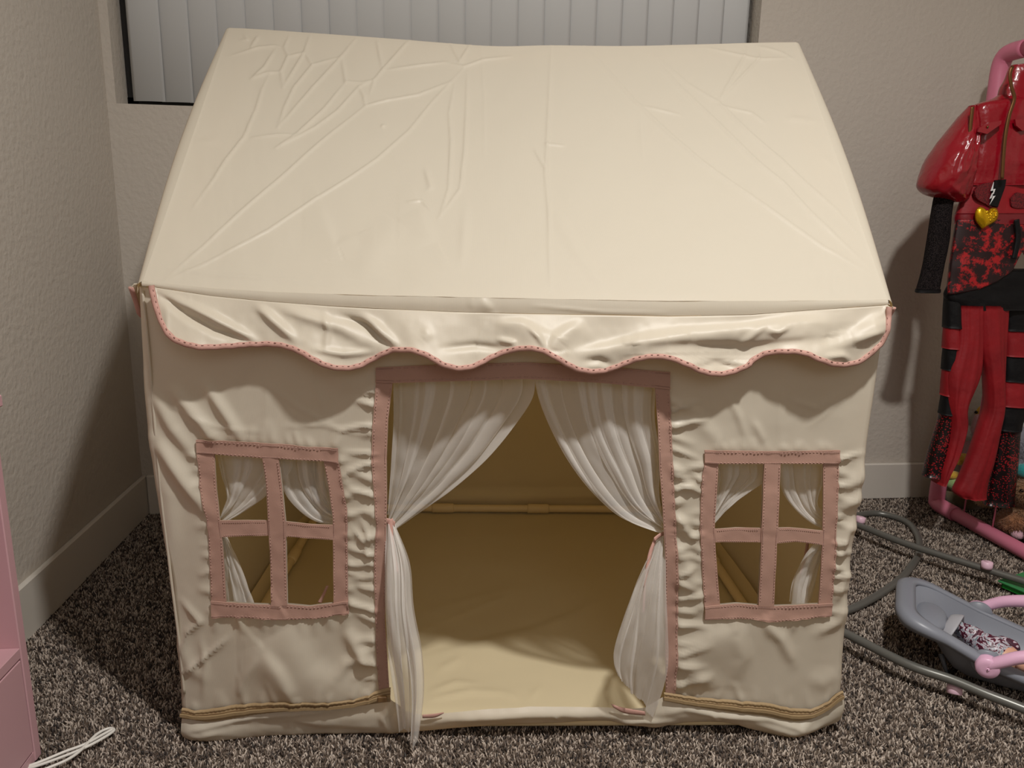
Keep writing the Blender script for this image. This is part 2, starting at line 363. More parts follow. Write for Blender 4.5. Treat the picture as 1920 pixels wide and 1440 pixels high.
FC = [(L1([(70, 380), (180, 540), (270, 660)]), .012, 14, 'g'), (L1([(60, 470), (120, 600), (130, 760), (110, 880)]), .004, 16, 'g'),
      (L1([(140, 190), (230, 300), (300, 380)]), .008, 11, 'g'), (L1([(260, 170), (340, 290), (400, 380)]), .007, 10, 'g'), (L1([(60, 200), (130, 330), (220, 450)]), .007, 12, 'g'),
      (L1([(160, 1290), (240, 1230), (350, 1140)]), .006, 4, 's'), (L1([(490, 1180), (560, 1250), (620, 1350)]), .010, 8, 'f'),
      (L1([(590, 1080), (680, 1240), (850, 1330)]), .014, 20, 'f'), (L1([(820, 720), (870, 770), (890, 840)]), .006, 4, 's'), (L1([(860, 690), (905, 800)]), .005, 4, 's'),
      (L1([(800, 1110), (840, 1180), (900, 1250)]), .009, 12, 'g'), (L1([(760, 1300), (800, 1240), (905, 1210)]), .006, 10, 'g'),
      (L1([(165, 1000), (240, 1080), (190, 1120), (170, 1190)]), .006, 5, 's'), (L1([(150, 1150), (200, 1260), (260, 1300)]), .004, 12, 'g'),
      (L1([(240, 1150), (260, 1250), (250, 1370)]), .003, 6, 'g'), (L1([(380, 1370), (420, 1280), (460, 1200)]), .004, 9, 'g'),
      (L1([(490, 130), (492, 375)]), .0012, 2.5, 's'), (L1([(500, 170), (620, 260), (760, 330)]), .0015, 3, 's'), (L1([(560, 330), (700, 320), (890, 370)]), .002, 3, 's'),
      (L1([(110, 240), (300, 330), (480, 350)]), .0015, 3, 's'), (L1([(640, 90), (700, 230), (740, 330)]), .0015, 3, 's'),
      (L1([(700, 60), (790, 150), (900, 150)]), .004, 20, 'g'),
      (L2([(60, 1180), (180, 1100), (350, 1050)]), .010, 14, 'f'), (L2([(60, 1200), (140, 1280), (210, 1310)]), .008, 16, 'g'),
      (L2([(420, 1060), (490, 1130), (540, 1230)]), .006, 10, 'g'), (L2([(600, 1290), (660, 1310), (720, 1270)]), .003, 14, 'g'),
      (L2([(480, 60), (484, 350)]), .001, 2.5, 's'), (L2([(280, 140), (320, 230), (350, 330)]), .003, 6, 'g'), (L2([(380, 240), (420, 330)]), .003, 6, 'g'),
      (L2([(520, 150), (640, 190), (720, 130)]), .0018, 4, 's'), (L2([(610, 260), (700, 180), (840, 60)]), .0015, 4, 's'), (L2([(60, 130), (140, 230), (240, 330)]), .003, 14, 'g'),
      (L2([(70, 740), (120, 830), (160, 960)]), .008, 7, 'f'), (L2([(60, 620), (110, 700), (150, 720)]), .007, 7, 'g'), (L2([(300, 1300), (330, 1200), (300, 1100)]), .004, 14, 'g'),
      (L2([(860, 380), (800, 480), (735, 520)]), .008, 10, 'g'), (L2([(840, 500), (780, 570), (725, 600)]), .008, 10, 'g'), (L2([(810, 640), (760, 690), (720, 800)]), .007, 9, 'g'),
      (L2([(790, 820), (740, 900), (710, 980)]), .006, 9, 'g'), (L2([(770, 960), (720, 1060), (640, 1110)]), .006, 9, 'g')]
def puckers(pf, n, lmin, lmax, dirx, diry, amp):
    for k_ in range(n):
        u = (k_ + RS.uniform(.1, .9)) / n; x0, y0 = pf(u); L = RS.uniform(lmin, lmax); j = RS.uniform(-.45, .45)
        dx, dy = dirx * L - diry * j * L, diry * L + dirx * j * L
        FC.append(([(x0, y0), (x0 + dx * .5, y0 + dy * .5 + RS.uniform(-2, 2)), (x0 + dx, y0 + dy)], amp * 1.35 * RS.uniform(.5, 1.4), RS.uniform(3.4, 8.0), 'p'))
edge = lambda c, a, b: (lambda u: (ip(cols[c], a + (b - a) * u), a + (b - a) * u))
redge = lambda r_, a, b: (lambda u: (a + (b - a) * u, ip(rows[r_], a + (b - a) * u)))
puckers(edge(7, 720, 1290), 21, 22, 70, -1, 0, .0048); puckers(edge(10, 730, 1290), 22, 22, 75, 1, 0, .0048)
puckers(edge(6, 845, 1145), 11, 12, 42, 1, 0, .004); puckers(edge(11, 860, 1150), 11, 14, 44, -1, 0, .004)
puckers(edge(1, 840, 1150), 10, 10, 30, -1, 0, .0025); puckers(edge(16, 850, 1150), 12, 18, 50, 1, 0, .0045)
puckers(redge(3, 375, 630), 12, 15, 45, 0, -1, .0025); puckers(redge(3, 1325, 1570), 12, 12, 35, 0, -1, .002)
puckers(redge(8, 400, 655), 9, 15, 50, 0, 1, .003); puckers(redge(8, 1325, 1555), 10, 12, 40, 0, 1, .002)
puckers(redge(9, 350, 700), 11, 12, 50, 0, -1, .0025); puckers(redge(9, 1270, 1570), 9, 12, 45, 0, -1, .0025)
def fdisp(Q):
    x, y = Q[..., 0], Q[..., 1]
    h = 1.25 * creases(Q, FC)
    h = h + .0035 * fbm(x / 110 + 3, y / 150, 5, 3) + .0012 * (ridged(x / 60 + y / 200, y / 75, 9, 2) - .5)
    h = h * np.clip((y - 560) / 90, .15, 1)
    return h
def front(s, t, off=0.0):
    Q = Fpx(s, t); h = fdisp(Q) + off
    G = ty(Q[..., 0], Q[..., 1], YP); G[..., 1] -= h
    return G, Q
# cream front cloth with door and window openings
step = 5.0
cw = [max(3, int(round((ip(cols[i + 1], 900) - ip(cols[i], 900)) / step))) for i in range(17)]
cw[8] = 40
rh = [max(3, int(round((ip(rows[j + 1], 600) - ip(rows[j], 600)) / step))) for j in range(9)]
sv = np.concatenate([[0]] + [i + np.arange(1, n + 1) / n for i, n in enumerate(cw)]); tv = np.concatenate([[0]] + [j + np.arange(1, n + 1) / n for j, n in enumerate(rh)])
SS, TT = np.meshgrid(sv, tv); G, Q = front(SS, TT)
sc_, tc_ = (sv[1:] + sv[:-1]) / 2, (tv[1:] + tv[:-1]) / 2; SM, TM = np.meshgrid(sc_, tc_)
hole = ((SM > 8) & (SM < 9) & (TM > 2))
for a, b in ((2, 3), (4, 5), (12, 13), (14, 15)):
    for c, d in ((4, 5), (6, 7)): hole |= (SM > a) & (SM < b) & (TM > c) & (TM < d)
for a, b in ((3, 4), (13, 14)): hole |= False
fp_G = G
sheet('front_panel', G, m_cloth, tent, mask=~hole)

def strip(m, s0, s1, t0, t1, off, ns=None, nt=None, wig=0.0, seed=0):
    Qa = Fpx([s0, s1], [t0, t1]); 
    ns = ns or max(3, int(abs(ip(cols[int(min(s1, 16.99)) if s1 > s0 else 0], 900) - 0) * 0 + (Fpx(s1, (t0+t1)/2)[0] - Fpx(s0, (t0+t1)/2)[0]) / 5)); nt = nt or max(3, int((Fpx((s0+s1)/2, t1)[1] - Fpx((s0+s1)/2, t0)[1]) / 5))
    a, b = np.meshgrid(np.linspace(s0, s1, ns + 1), np.linspace(t0, t1, nt + 1)); G, Q = front(a, b, off)
    if wig: G[..., 1] -= wig * fbm(Q[..., 0] / 22, Q[..., 1] / 22, seed, 2)
    B = G.copy(); B[..., 1] += .0022
    m.grid(G); m.grid(B[:, ::-1])
    for e, f in ((G[0], B[0]), (G[-1], B[-1]), (G[:, 0], B[:, 0]), (G[:, -1], B[:, -1])): m.grid(np.stack([e, f]))
def stitches(m, s0, s1, t0, t1, off, n):
    u = np.linspace(0, 1, n * 2 + 1)
    for k_ in range(n):
        uu = np.linspace(u[2 * k_], u[2 * k_ + 1], 3); G, _ = front(s0 + (s1 - s0) * uu, t0 + (t1 - t0) * uu, off)
        m.tube(G, .0006, n=5)
E_ = .0035
dt = MB()
strip(dt, 7, 8, 2.0, 9, .003, wig=.0015, seed=3); strip(dt, 9, 10, 2.0, 9, .003, wig=.0015, seed=4); strip(dt, 6.99, 10.01, 1, 2.02, .0055, wig=.001, seed=5)
dtrim = dt.build('door_trim', m_pink, tent)
st = MB()
for a in (7.12, 7.9, 9.1, 9.88): stitches(st, a, a, 2.1, 8.95, E_, 130)
stitches(st, 7.02, 9.98, 1.93, 1.93, .0062, 110); stitches(st, 7.02, 9.98, 1.1, 1.1, .0062, 110)
st.build('stitching', m_stitch, dtrim)
for o_ in (0, 10):
    wt = MB(); A = 1 + o_
    strip(wt, A, A + 1, 3.9, 7.1, .0032, wig=.0018, seed=11 + o_); strip(wt, A + 4, A + 5, 3.9, 7.1, .0032, wig=.0018, seed=12 + o_)
    strip(wt, A, A + 5, 3, 4.0, .0062, wig=.0015, seed=13 + o_); strip(wt, A, A + 5, 7.0, 8, .0062, wig=.0015, seed=14 + o_)
    wtr = wt.build('window_trim', m_pink, tent)
    cb = MB(); strip(cb, A + 1, A + 2.02, 5, 6, .0035, wig=.0015, seed=15 + o_); strip(cb, A + 2.98, A + 4, 5, 6, .0035, wig=.0015, seed=16 + o_); cb.build('crossbar', m_pink, tent)
    vb = MB(); strip(vb, A + 2, A + 3, 3.95, 7.05, .0065, wig=.0015, seed=17 + o_); vb.build('mullion', m_pink, tent)
    st = MB()
    for a in (A + .08, A + .92, A + 4.08, A + 4.92): stitches(st, a, a, 4.05, 6.95, .0035, 60)
    for a in (A + 2.08, A + 2.92): stitches(st, a, a, 4.05, 6.95, .0072, 60)
    for t_ in (3.12, 3.9, 7.1, 7.88): stitches(st, A + .03, A + 4.97, t_, t_, .0072, 60)
    for t_ in (5.1, 5.9): stitches(st, A + 1.05, A + 1.95, t_, t_, .0042, 20); stitches(st, A + 3.05, A + 3.95, t_, t_, .0042, 20)
    st.build('stitching', m_stitch, wtr)

# roof, front slope
fold = [(240, 523), (266, 527), (395, 540), (506, 547), (616, 551), (700, 554), (992, 560), (1254, 565), (1460, 564), (1663, 562)]
ridge = [(428, 52), (470, 54), (560, 60), (700, 70), (850, 82), (925, 86), (1030, 85), (1180, 86), (1330, 83), (1420, 80), (1494, 79)]
YR = D_T / 2
na, nb = 420, 290
ua = np.linspace(0, 1, na); ub = np.linspace(0, 1, nb)
ex = 268 + (1664 - 268) * ua; E0 = ty(ex, ip(fold, ex), YP - .008)
rx_ = 430 + (1493 - 430) * ua; rxy = smooth_poly(ridge, 400); R0 = ty(rx_, np.interp(rx_, rxy[:, 0], rxy[:, 1]), YR)
RG = E0[None] * (1 - ub)[:, None, None] + R0[None] * ub[:, None, None]
def proj_t(Pt):
    d = Pt - CT; z = d @ FT; return np.stack([960 + F_PX * (d @ RTT) / z, 720 - F_PX * (d @ UT) / z], -1)
RQ = proj_t(RG)
K1 = lambda pts: [(380 + .3473 * a, 40 + .3473 * b) for a, b in pts]
K2 = lambda pts: [(960 + .3889 * a, 40 + .3889 * b) for a, b in pts]
RCs = [[(1130, 90), (970, 250), (925, 300), (900, 370)], [(1000, 400), (875, 432), (700, 570), (560, 690), (400, 840), (200, 1020), (0, 1210), (-200, 1390)],
       [(1410, 240), (1350, 300), (1240, 410), (1110, 560), (940, 710), (800, 810), (600, 940), (350, 1120), (0, 1310), (-250, 1420)],
       [(830, 90), (750, 180), (590, 340), (400, 555)], [(745, 183), (590, 225), (490, 340), (440, 440), (400, 555)], [(770, 310), (650, 450), (500, 590), (390, 665)],
       [(920, 300), (840, 335), (720, 460), (600, 550), (390, 665)], [(875, 430), (1000, 400), (1160, 375), (1340, 310)], [(840, 335), (868, 380), (875, 430)],
       [(360, 270), (320, 350), (280, 470), (220, 610), (180, 660), (120, 740), (60, 840), (0, 920), (-60, 1010)], [(470, 75), (440, 140), (460, 180), (420, 260), (430, 340)],
       [(580, 75), (550, 160), (490, 250), (430, 340)], [(440, 140), (390, 130), (300, 140), (130, 190)], [(420, 260), (340, 270), (260, 300)], [(390, 150), (330, 240), (260, 300)],
       [(550, 160), (590, 225)], [(750, 185), (770, 310), (860, 315), (920, 300)], [(460, 185), (545, 165)], [(940, 100), (970, 240)],
       [(1430, 260), (1425, 450), (1415, 650), (1390, 870), (1275, 1035)], [(1360, 320), (1330, 470), (1340, 600), (1330, 860), (1300, 960), (1275, 1035)],
       [(1330, 110), (1390, 210), (1450, 120)], [(1300, 215), (1410, 235), (1520, 200), (1670, 180)], [(260, 615), (400, 595), (490, 590)], [(220, 70), (240, 100), (200, 100)], [(300, 80), (260, 140)],
       [(980, 250), (1200, 225), (1340, 210)], [(1100, 950), (1180, 940), (1240, 1000)], [(960, 540), (980, 530)]]
RF = [(K1(p_), .0034, 2.2, 's') for p_ in RCs]
RF += [(K1([(640, 960), (720, 1180), (830, 1130)]), .003, 7, 'f'), (K1([(1180, 970), (1270, 1170)]), .004, 9, 'f'), (K1([(1200, 760), (1230, 860), (1210, 880)]), .003, 5, 'g'),
       (K1([(1500, 100), (1520, 400), (1520, 700)]), .001, 2, 's'), (K1([(1420, 960), (1400, 1300)]), .002, 9, 'g'), (K1([(0, 560), (-40, 640), (60, 640)]), .004, 7, 'g'),
       (K1([(-180, 1330), (100, 1370), (400, 1385), (620, 1400)]), .0015, 4, 'g'), (K1([(1050, 1050), (900, 1250), (880, 1400)]), .004, 30, 'g')]
RF += [(K2(p_), .0030, 2.4, 's') for p_ in ([(345, 115), (450, 215), (600, 370), (780, 530), (920, 650), (1110, 790), (1300, 930), (1500, 1080), (1740, 1220)],
       [(660, 150), (800, 290), (1000, 470), (1200, 670), (1320, 770), (1450, 920), (1560, 1030), (1740, 1200)], [(700, 170), (850, 290), (1000, 375), (1150, 520), (1300, 650), (1420, 770), (1560, 900), (1720, 1080)],
       [(1125, 110), (1120, 170), (1005, 365)], [(1005, 365), (1190, 180), (1180, 120)], [(1190, 120), (1300, 150), (1400, 205)], [(940, 130), (1190, 180), (1380, 175)],
       [(190, 120), (175, 500), (165, 700), (180, 900), (185, 1290)], [(110, 580), (170, 690)], [(160, 560), (260, 570)], [(640, 390), (820, 430)], [(1010, 390), (1160, 430), (1230, 480)])]
RF += [(K2([(200, 880), (320, 1100), (480, 1330)]), .002, 12, 'g'), (K2([(1330, 460), (1500, 480)]), .003, 6, 'g'), (K2([(1500, 640), (1590, 720)]), .004, 6, 'g'), (K2([(620, 420), (640, 640)]), .001, 4, 'g')]
hx = creases(RQ, RF) + .0030 * fbm(RQ[..., 0] / 160, RQ[..., 1] / 130 + 9, 21, 3) + .0004 * ridged(RQ[..., 0] / 40, RQ[..., 1] / 40, 31, 2)
hx += .0006 * fbm(RQ[..., 0] / 14, RQ[..., 1] / 40, 44, 2) * np.clip(1.2 - 7 * np.minimum(ua, 1 - ua), 0, 1)[None]
sagu = np.sin(np.pi * ub)[:, None] * (np.sin(np.pi * ua)[None] ** .6)
nrm = np.array([0, -(R0[0, 2] - E0[0, 2]), YR - YP]); nrm = nrm / np.linalg.norm(nrm)
ed = np.minimum(1, np.minimum(ua, 1 - ua) * 18)[None] * np.minimum(1, np.minimum(ub + .02, 1 - ub + .02) * 25)[:, None]
RG = RG + nrm * ((hx * ed) - .016 * sagu)[..., None]
# over the ridge pole and down the back
BK = E0.copy(); BK[:, 1] = D_T - (E0[:, 1] - 0); 
crown = R0 + np.array([0, .008, .001])
bb = np.linspace(0, 1, 24)[1:]; BG = crown[None] * (1 - bb)[:, None, None] + BK[None] * bb[:, None, None]; BG[..., 2] -= (.014 * np.sin(np.pi * bb))[:, None]
sheet('roof_panel', np.concatenate([RG, crown[None]]), m_cloth, tent)
sheet('back_roof_panel', np.concatenate([crown[None], BG]), m_cloth, tent)
# rounded sides of the roof
for sgn, ix in ((-1, 0), (1, -1)):
    e = np.concatenate([RG[:, ix], BG[:, ix]]); prof = []
    for a in np.linspace(0, 1, 6): 
        q = e.copy(); q[:, 0] += sgn * (.010 + .014 * np.sin(np.pi * np.r_[ub, np.linspace(1, 0, len(BG))])) * math.sin(a * math.pi / 2); q[:, 2] -= .013 * (1 - math.cos(a * math.pi / 2)) + (.03 * max(0, a - .8)); prof.append(q)
    MB().grid(np.array(prof)).build('roof_edge', m_cloth, tent)
# fascia between roof fold and the valance seam
ex2 = np.linspace(266, 1665, 260); top = ty(ex2, ip(fold, ex2), YP - .008); bot = ty(ex2, ip(seam, ex2), YP - .010)
ff = np.linspace(0, 1, 9); FG = top[None] * (1 - ff)[:, None, None] + bot[None] * ff[:, None, None]
hh = creases(np.stack(np.broadcast_arrays(ex2[None] + 0 * ff[:, None], ip(fold, ex2)[None] * (1 - ff)[:, None] + ip(seam, ex2)[None] * ff[:, None]), -1),
             [([(884, 553), (884, 578)], .003, 3, 's'), ([(905, 556), (925, 578)], .004, 4, 'f'), ([(1000, 573), (1130, 585), (1250, 587)], .002, 3, 's')])
FG[..., 1] -= .0012 * np.sin(np.pi * np.clip(ff, 0, 1))[:, None] + hh + .0012 * fbm(ex2 / 60, 0 * ex2, 61, 3)[None]
sheet('eave_band', FG, m_cloth, tent)
# valance with scalloped edge
scal = [(284, 539), (286, 550), (289, 563), (295, 585), (302, 605), (309, 619), (318, 632), (328, 640), (340, 646), (360, 652), (382, 655), (410, 654), (437, 652), (478, 649), (520, 650), (556, 660), (589, 678), (616, 690), (644, 694), (672, 690), (699, 677),
        (727, 663), (744, 659.6), (773, 661), (802, 671), (831, 687), (860, 694), (890, 689), (927, 671), (962, 659.6), (992, 656.7), (1021, 662.5), (1050, 678), (1079, 694), (1108, 700), (1137, 697.5), (1167, 686), (1196, 675.6), (1225, 672), (1254, 675),
        (1265, 678), (1291, 688), (1317, 700), (1346, 705), (1372, 701.5), (1398, 691), (1421, 675), (1447, 666), (1486, 664), (1512, 667), (1538, 678), (1564, 686), (1590, 686), (1616, 678), (1642, 657), (1655, 639), (1663, 605), (1666, 579)]
sc_s = smooth_poly(scal, 420)
nv = 30; vv = np.linspace(0, 1, nv)
topx = np.interp(np.arange(420) / 419, [0, .045, .075, .93, .96, 1], [290, 296, sc_s[31, 0], sc_s[int(.93*419), 0], 1650, 1664]); topx = np.maximum.accumulate(topx)
topy = ip(seam, topx) + 1
VQ = np.stack([topx[None] * (1 - vv)[:, None] + sc_s[:, 0][None] * vv[:, None], topy[None] * (1 - vv)[:, None] + (sc_s[:, 1] - 4)[None] * vv[:, None]], -1)
J = lambda o, s_, pts: [(o[0] + s_ * a, o[1] + s_ * b) for a, b in pts]
a0, a1, a2 = (230, 500), (700, 540), (1200, 540)
VC = [(J(a0, .276, [(250, 190), (420, 330), (620, 440), (850, 500)]), -.010, 7, 'g'), (J(a0, .276, [(330, 200), (600, 330), (800, 440), (900, 500)]), .010, 7, 'g'), (J(a0, .276, [(920, 260), (1050, 380), (1180, 500)]), .010, 9, 'g'),
      (J(a0, .276, [(1000, 220), (1250, 330), (1500, 420), (1750, 560)]), .008, 12, 'g'), (J(a0, .276, [(1480, 330), (1650, 400), (1820, 540)]), -.010, 7, 'g'), (J(a0, .276, [(1370, 300), (1400, 420), (1380, 560)]), .004, 6, 'g'),
      (J(a0, .276, [(1300, 560), (1500, 590), (1700, 580)]), .006, 6, 'g'), (J(a0, .276, [(460, 170), (450, 240)]), .002, 2, 's'), (J(a0, .276, [(1600, 300), (1750, 420), (1880, 550)]), .008, 8, 'g'),
      (J(a1, .2917, [(780, 190), (950, 200), (1060, 260), (1150, 290)]), .008, 6, 'f'), (J(a1, .2917, [(1120, 385), (1160, 300), (1350, 180)]), .010, 6, 'f'), (J(a1, .2917, [(1000, 250), (1060, 310), (1100, 380)]), .005, 5, 'g'),
      (J(a1, .2917, [(440, 390), (650, 370), (850, 395)]), -.006, 7, 'g'), (J(a1, .2917, [(330, 250), (350, 300), (320, 330)]), .003, 9, 'g'), (J(a1, .2917, [(1270, 400), (1500, 360), (1700, 310), (1900, 290)]), .012, 7, 'f'),
      (J(a1, .2917, [(1350, 470), (1450, 460), (1520, 490)]), -.006, 7, 'g'), (J(a1, .2917, [(0, 240), (100, 360)]), .006, 7, 'g'), (J(a1, .2917, [(800, 330), (900, 350), (900, 380)]), .005, 5, 'g'), (J(a1, .2917, [(740, 170), (680, 330), (660, 470)]), .0018, 3, 's'),
      (J(a2, .2604, [(0, 345), (300, 300), (900, 240), (1400, 180)]), .012, 7, 'f'), (J(a2, .2604, [(0, 395), (350, 385), (800, 400), (1300, 350)]), -.010, 7, 'f'), (J(a2, .2604, [(1230, 450), (1500, 330), (1740, 150)]), .010, 8, 'f'),
      (J(a2, .2604, [(900, 300), (980, 310), (1050, 270)]), .006, 7, 'g'), (J(a2, .2604, [(700, 430), (800, 330), (900, 250)]), .004, 7, 'g'), (J(a2, .2604, [(440, 560), (550, 550), (700, 570)]), -.008, 7, 'g'), (J(a2, .2604, [(1320, 490), (1440, 480), (1500, 520)]), .006, 6, 'g'),
      (J(a2, .2604, [(1480, 300), (1700, 240), (1770, 220)]), .007, 6, 'f'), (J(a2, .2604, [(1500, 380), (1640, 330), (1750, 300)]), .006, 8, 'g')]
vh = creases(VQ, VC) + .003 * fbm(VQ[..., 0] / 50, VQ[..., 1] / 60, 71, 3)
xs = sc_s[:, 0]
flare = .030 + .010 * np.sin((xs - 300) / 230 * 2 * np.pi / 1.0) + .006 * fbm(xs / 90, xs * 0, 77, 2)
VG = ty(VQ[..., 0], VQ[..., 1], YP - .011 - (flare * np.minimum(1, np.minimum(xs - 280, 1672 - xs) / 40 + .15))[None] * (vv[:, None] ** 1.0))
VG[..., 1] -= vh * np.minimum(1, vv * 4)[:, None]
val = sheet('valance', VG, m_cloth, tent, thick=.0015)
nd = 6; band = []
dn = np.gradient(VG[-1], axis=0); dn /= np.linalg.norm(dn, axis=1)[:, None]; down = np.cross(dn, np.array([0, 1.0, 0])); down /= np.linalg.norm(down, axis=1)[:, None]
down *= -np.sign((down @ np.array([0, 0, 1.0])).mean())
bm_ = MB(); k = np.arange(420); prof = [(-.004, -.0016), (-.004, -.0022), (.002, -.0028), (.0045, -.0012), (.0045, .0012), (.002, .0028), (-.004, .0020), (-.004, .0014)]
rip = .0008 * np.sin(k * .9 + 3 * fbm(k / 20, k * 0, 3, 2))
BND = np.array([VG[-1] + down * (a + rip[:, None] * .5) + np.array([0, 1.0, 0]) * b + np.array([0, 1.0, 0]) * rip[:, None] * .5 for a, b in prof])
bm_.grid(BND, closed_v=True); bm_.build('scalloped_binding', m_pinkhi, val)
st = MB()
for i in range(2, 416, 3): 
    q = VG[-1][i:i+3] + down[i:i+3] * -.0030 + np.array([0, -.0026, 0]); st.tube(q[:2], .0005, n=5)
st.build('stitching', P('mauve_thread', srgb(166, 122, 112)), val)
# left gable valance edge, seen end on
gv = MB(); zt = ty(252, 526, 0)[2]; q0 = ty(np.array([262.]), np.array([529.]), .01)[0]
ys = np.linspace(.0, D_T, 120); sc2 = .055 + .018 * np.sin(ys * 2 * np.pi / .26 - 1.2); sc2 *= np.minimum(1, ys / .05 + .15)
GG = np.array([[(q0[0] - .004 - .020 * v * min(1, y * 12 + .3), y, q0[2] - .002 - v * s_) for y, s_ in zip(ys, sc2)] for v in np.linspace(0, 1, 8)])
sv_ = sheet('side_valance', GG, m_cloth, tent, thick=.0015)
MB().tube(GG[-1], .004, n=8, sy=.6).build('side_binding', m_pinkhi, sv_)
GR = GG.copy(); xr_ = ty(1664, 567, .01)[0]; GR[..., 0] = xr_ + (q0[0] - GG[..., 0]) - .004; GR[..., 2] += ty(1664, 567, .01)[2] - q0[2]
sv_ = sheet('side_valance', GR, m_cloth, tent, thick=.0015)
MB().tube(GR[-1], .004, n=8, sy=.6).build('side_binding', m_pinkhi, sv_)

# side walls (with the rounded front corners), back wall
def side(sgn):
    ec = fp_G[:, 0 if sgn < 0 else -1]            # the edge of the front cloth, top to bottom
    z0 = ec[0, 2]; low = np.array([[ec[-1, 0] - sgn * .006, ec[-1, 1] + .012, .018 if sgn > 0 else .006]])
    ec = np.vstack([ec, ec[-1] * .5 + low[0] * .5, low])
    pr = [(0, 0), (.004, .001), (.008, .004), (.0105, .008), (.0115, .013), (.012, .03)] + [(.012 + .018 * math.sin(math.pi * q), q * D_T) for q in np.linspace(.06, .97, 30)] + [(.009, D_T), (0, D_T + .008)]
    G = np.zeros((len(ec), len(pr), 3))
    for i, (dx, y_) in enumerate(pr):
        wv_ = .004 * fbm(ec[:, 2] * 9 + 3, np.full(len(ec), y_ * 7), 81 + int(sgn), 3) * min(1, y_ * 8)
        G[:, i, 0] = ec[:, 0] + sgn * (dx + wv_); G[:, i, 1] = ec[:, 1] * (1 if y_ < .03 else 0) + y_ + (0 if y_ >= .03 else 0); G[:, i, 2] = ec[:, 2]
    m = MB().grid(G)
    # gable triangle
    xe = E0[0 if sgn < 0 else -1]; xr2 = R0[0 if sgn < 0 else -1]
    ysq = np.linspace(.0, D_T, 41); TG = np.zeros((9, 41, 3))
    for i, y_ in enumerate(ysq):
        k_ = 1 - abs(y_ / YR - 1); zt_ = xe[2] + (xr2[2] - xe[2]) * k_; xt = xe[0] + (xr2[0] - xe[0]) * k_
        for j, v in enumerate(np.linspace(0, 1, 9)):
            TG[j, i] = ((ec[0, 0] + sgn * .011) * (1 - v) + (xt + sgn * .006) * v, y_, (z0) * (1 - v) + (zt_ - .012) * v)
    m.grid(TG); return m.build('side_panel', m_cloth, tent)
side(-1); side(1)
bx = np.linspace(fp_G[0, 0, 0] - .008, fp_G[0, -1, 0] + .008, 90); bz = np.linspace(0, 1, 60)
zt_ = np.interp(bx, E0[:, 0], E0[:, 2]); X, Z = np.meshgrid(bx, bz); Z = .004 + Z * (zt_ - .004)[None]
BW = np.stack([X * (.95 + .05 * Z / .8), D_T + .004 - .012 * fbm(X * 4, Z * 5, 91, 3) - .010 * np.exp(-((Z - .06 - .03 * X) / .012) ** 2) + .006 * np.exp(-((Z - .085 - .02 * X) / .012) ** 2), Z], -1)
sheet('back_panel', BW, m_inner, tent)
# corner welts
cwel = smooth_poly([(268, 545), (276, 620), (283, 700), (293, 820), (303, 930), (314, 1021), (322, 1090), (336, 1200), (346, 1300)], 80)
q = ty(cwel[:, 0], cwel[:, 1], YP); q[:, 1] -= .001
MB().tube(q, .0023, n=8).build('corner_welt', m_cloth, tent)

# skirt, threshold, zip
sktop = [(330, 1340)] + [(a, b - 3) for a, b in zipbot[1:10]] + [(760, 1333), (792, 1340), (850, 1334), (899, 1329), (992, 1324), (1060, 1324), (1133, 1326), (1170, 1330), (1210, 1327)] + [(a, b - 3) for a, b in zipbot[10:]]
skbot = [(343, 1383), (361, 1389), (412, 1389), (480, 1382), (549, 1378.6), (641, 1377.5), (744, 1375), (789, 1371), (899, 1362), (1024, 1355.6), (1100, 1352), (1148, 1352), (1180, 1360), (1206, 1362.5), (1232, 1364), (1283, 1355), (1360, 1355), (1411, 1367.6), (1462, 1380), (1500, 1381.6), (1538, 1366), (1574, 1351), (1582, 1330)]
n_ = 300; sx = np.linspace(343, 1581, n_); sb = smooth_poly(skbot, 600); by_ = np.interp(sx, sb[:, 0], sb[:, 1])
sxt = 342 + (1579 - 342) * (sx - 343) / (1581 - 343); 
tp_ = ty(sxt, ip(sktop, sxt), YP - .002); bt_ = tz(sx, by_, .004); bt_ = np.where((bt_[:, 1] > -.012)[:, None], ty(sx, by_, YP + .002), bt_)
vs = np.linspace(0, 1, 16); SG = tp_[None] * (1 - vs)[:, None, None] + bt_[None] * vs[:, None, None]
SQ = np.stack([sx[None] + 0 * vs[:, None], ip(sktop, sxt)[None] * (1 - vs)[:, None] + by_[None] * vs[:, None]], -1)
Z1 = lambda pts: [(320 + a / 4.364, 1240 + b / 4.364) for a, b in pts]; Z2 = lambda pts: [(1130 + .2552 * a, 1240 + .2552 * b) for a, b in pts]
SC = [(Z1([(120, 560), (350, 500), (700, 430), (1000, 410), (1600, 350)]), .007, 6, 'g'), (Z1([(980, 480), (1000, 530)]), .003, 4, 's'), (Z1([(600, 480), (1000, 480), (1200, 520), (1720, 560)]), -.006, 4, 'f'), (Z1([(120, 590), (250, 600), (400, 560)]), .004, 7, 'g'),
      (Z2([(430, 360), (600, 330), (900, 380), (1200, 400), (1450, 470), (1700, 300)]), .006, 6, 'g'), (Z2([(800, 370), (850, 430)]), .004, 4, 's'), (Z2([(100, 440), (300, 420), (520, 430)]), .005, 5, 'g'), (Z2([(1100, 430), (1400, 520), (1650, 440)]), .005, 8, 'g'),
      ([(745, 1300), (720, 1340), (735, 1378)], .006, 7, 'g'), ([(789, 1345), (900, 1338), (1000, 1333), (1130, 1334)], .008, 8, 'g'), ([(1040, 1335), (1048, 1345)], .003, 3, 's')]
SG[..., 1] -= creases(SQ, SC) + .002 * fbm(SQ[..., 0] / 50, SQ[..., 1] / 20, 95, 3) + (.008 * np.sin(np.pi * vs))[:, None]
under = bt_ + np.array([0, .03, -.001]); SG = np.concatenate([SG, under[None]])
sheet('skirt', SG, m_cloth, tent)
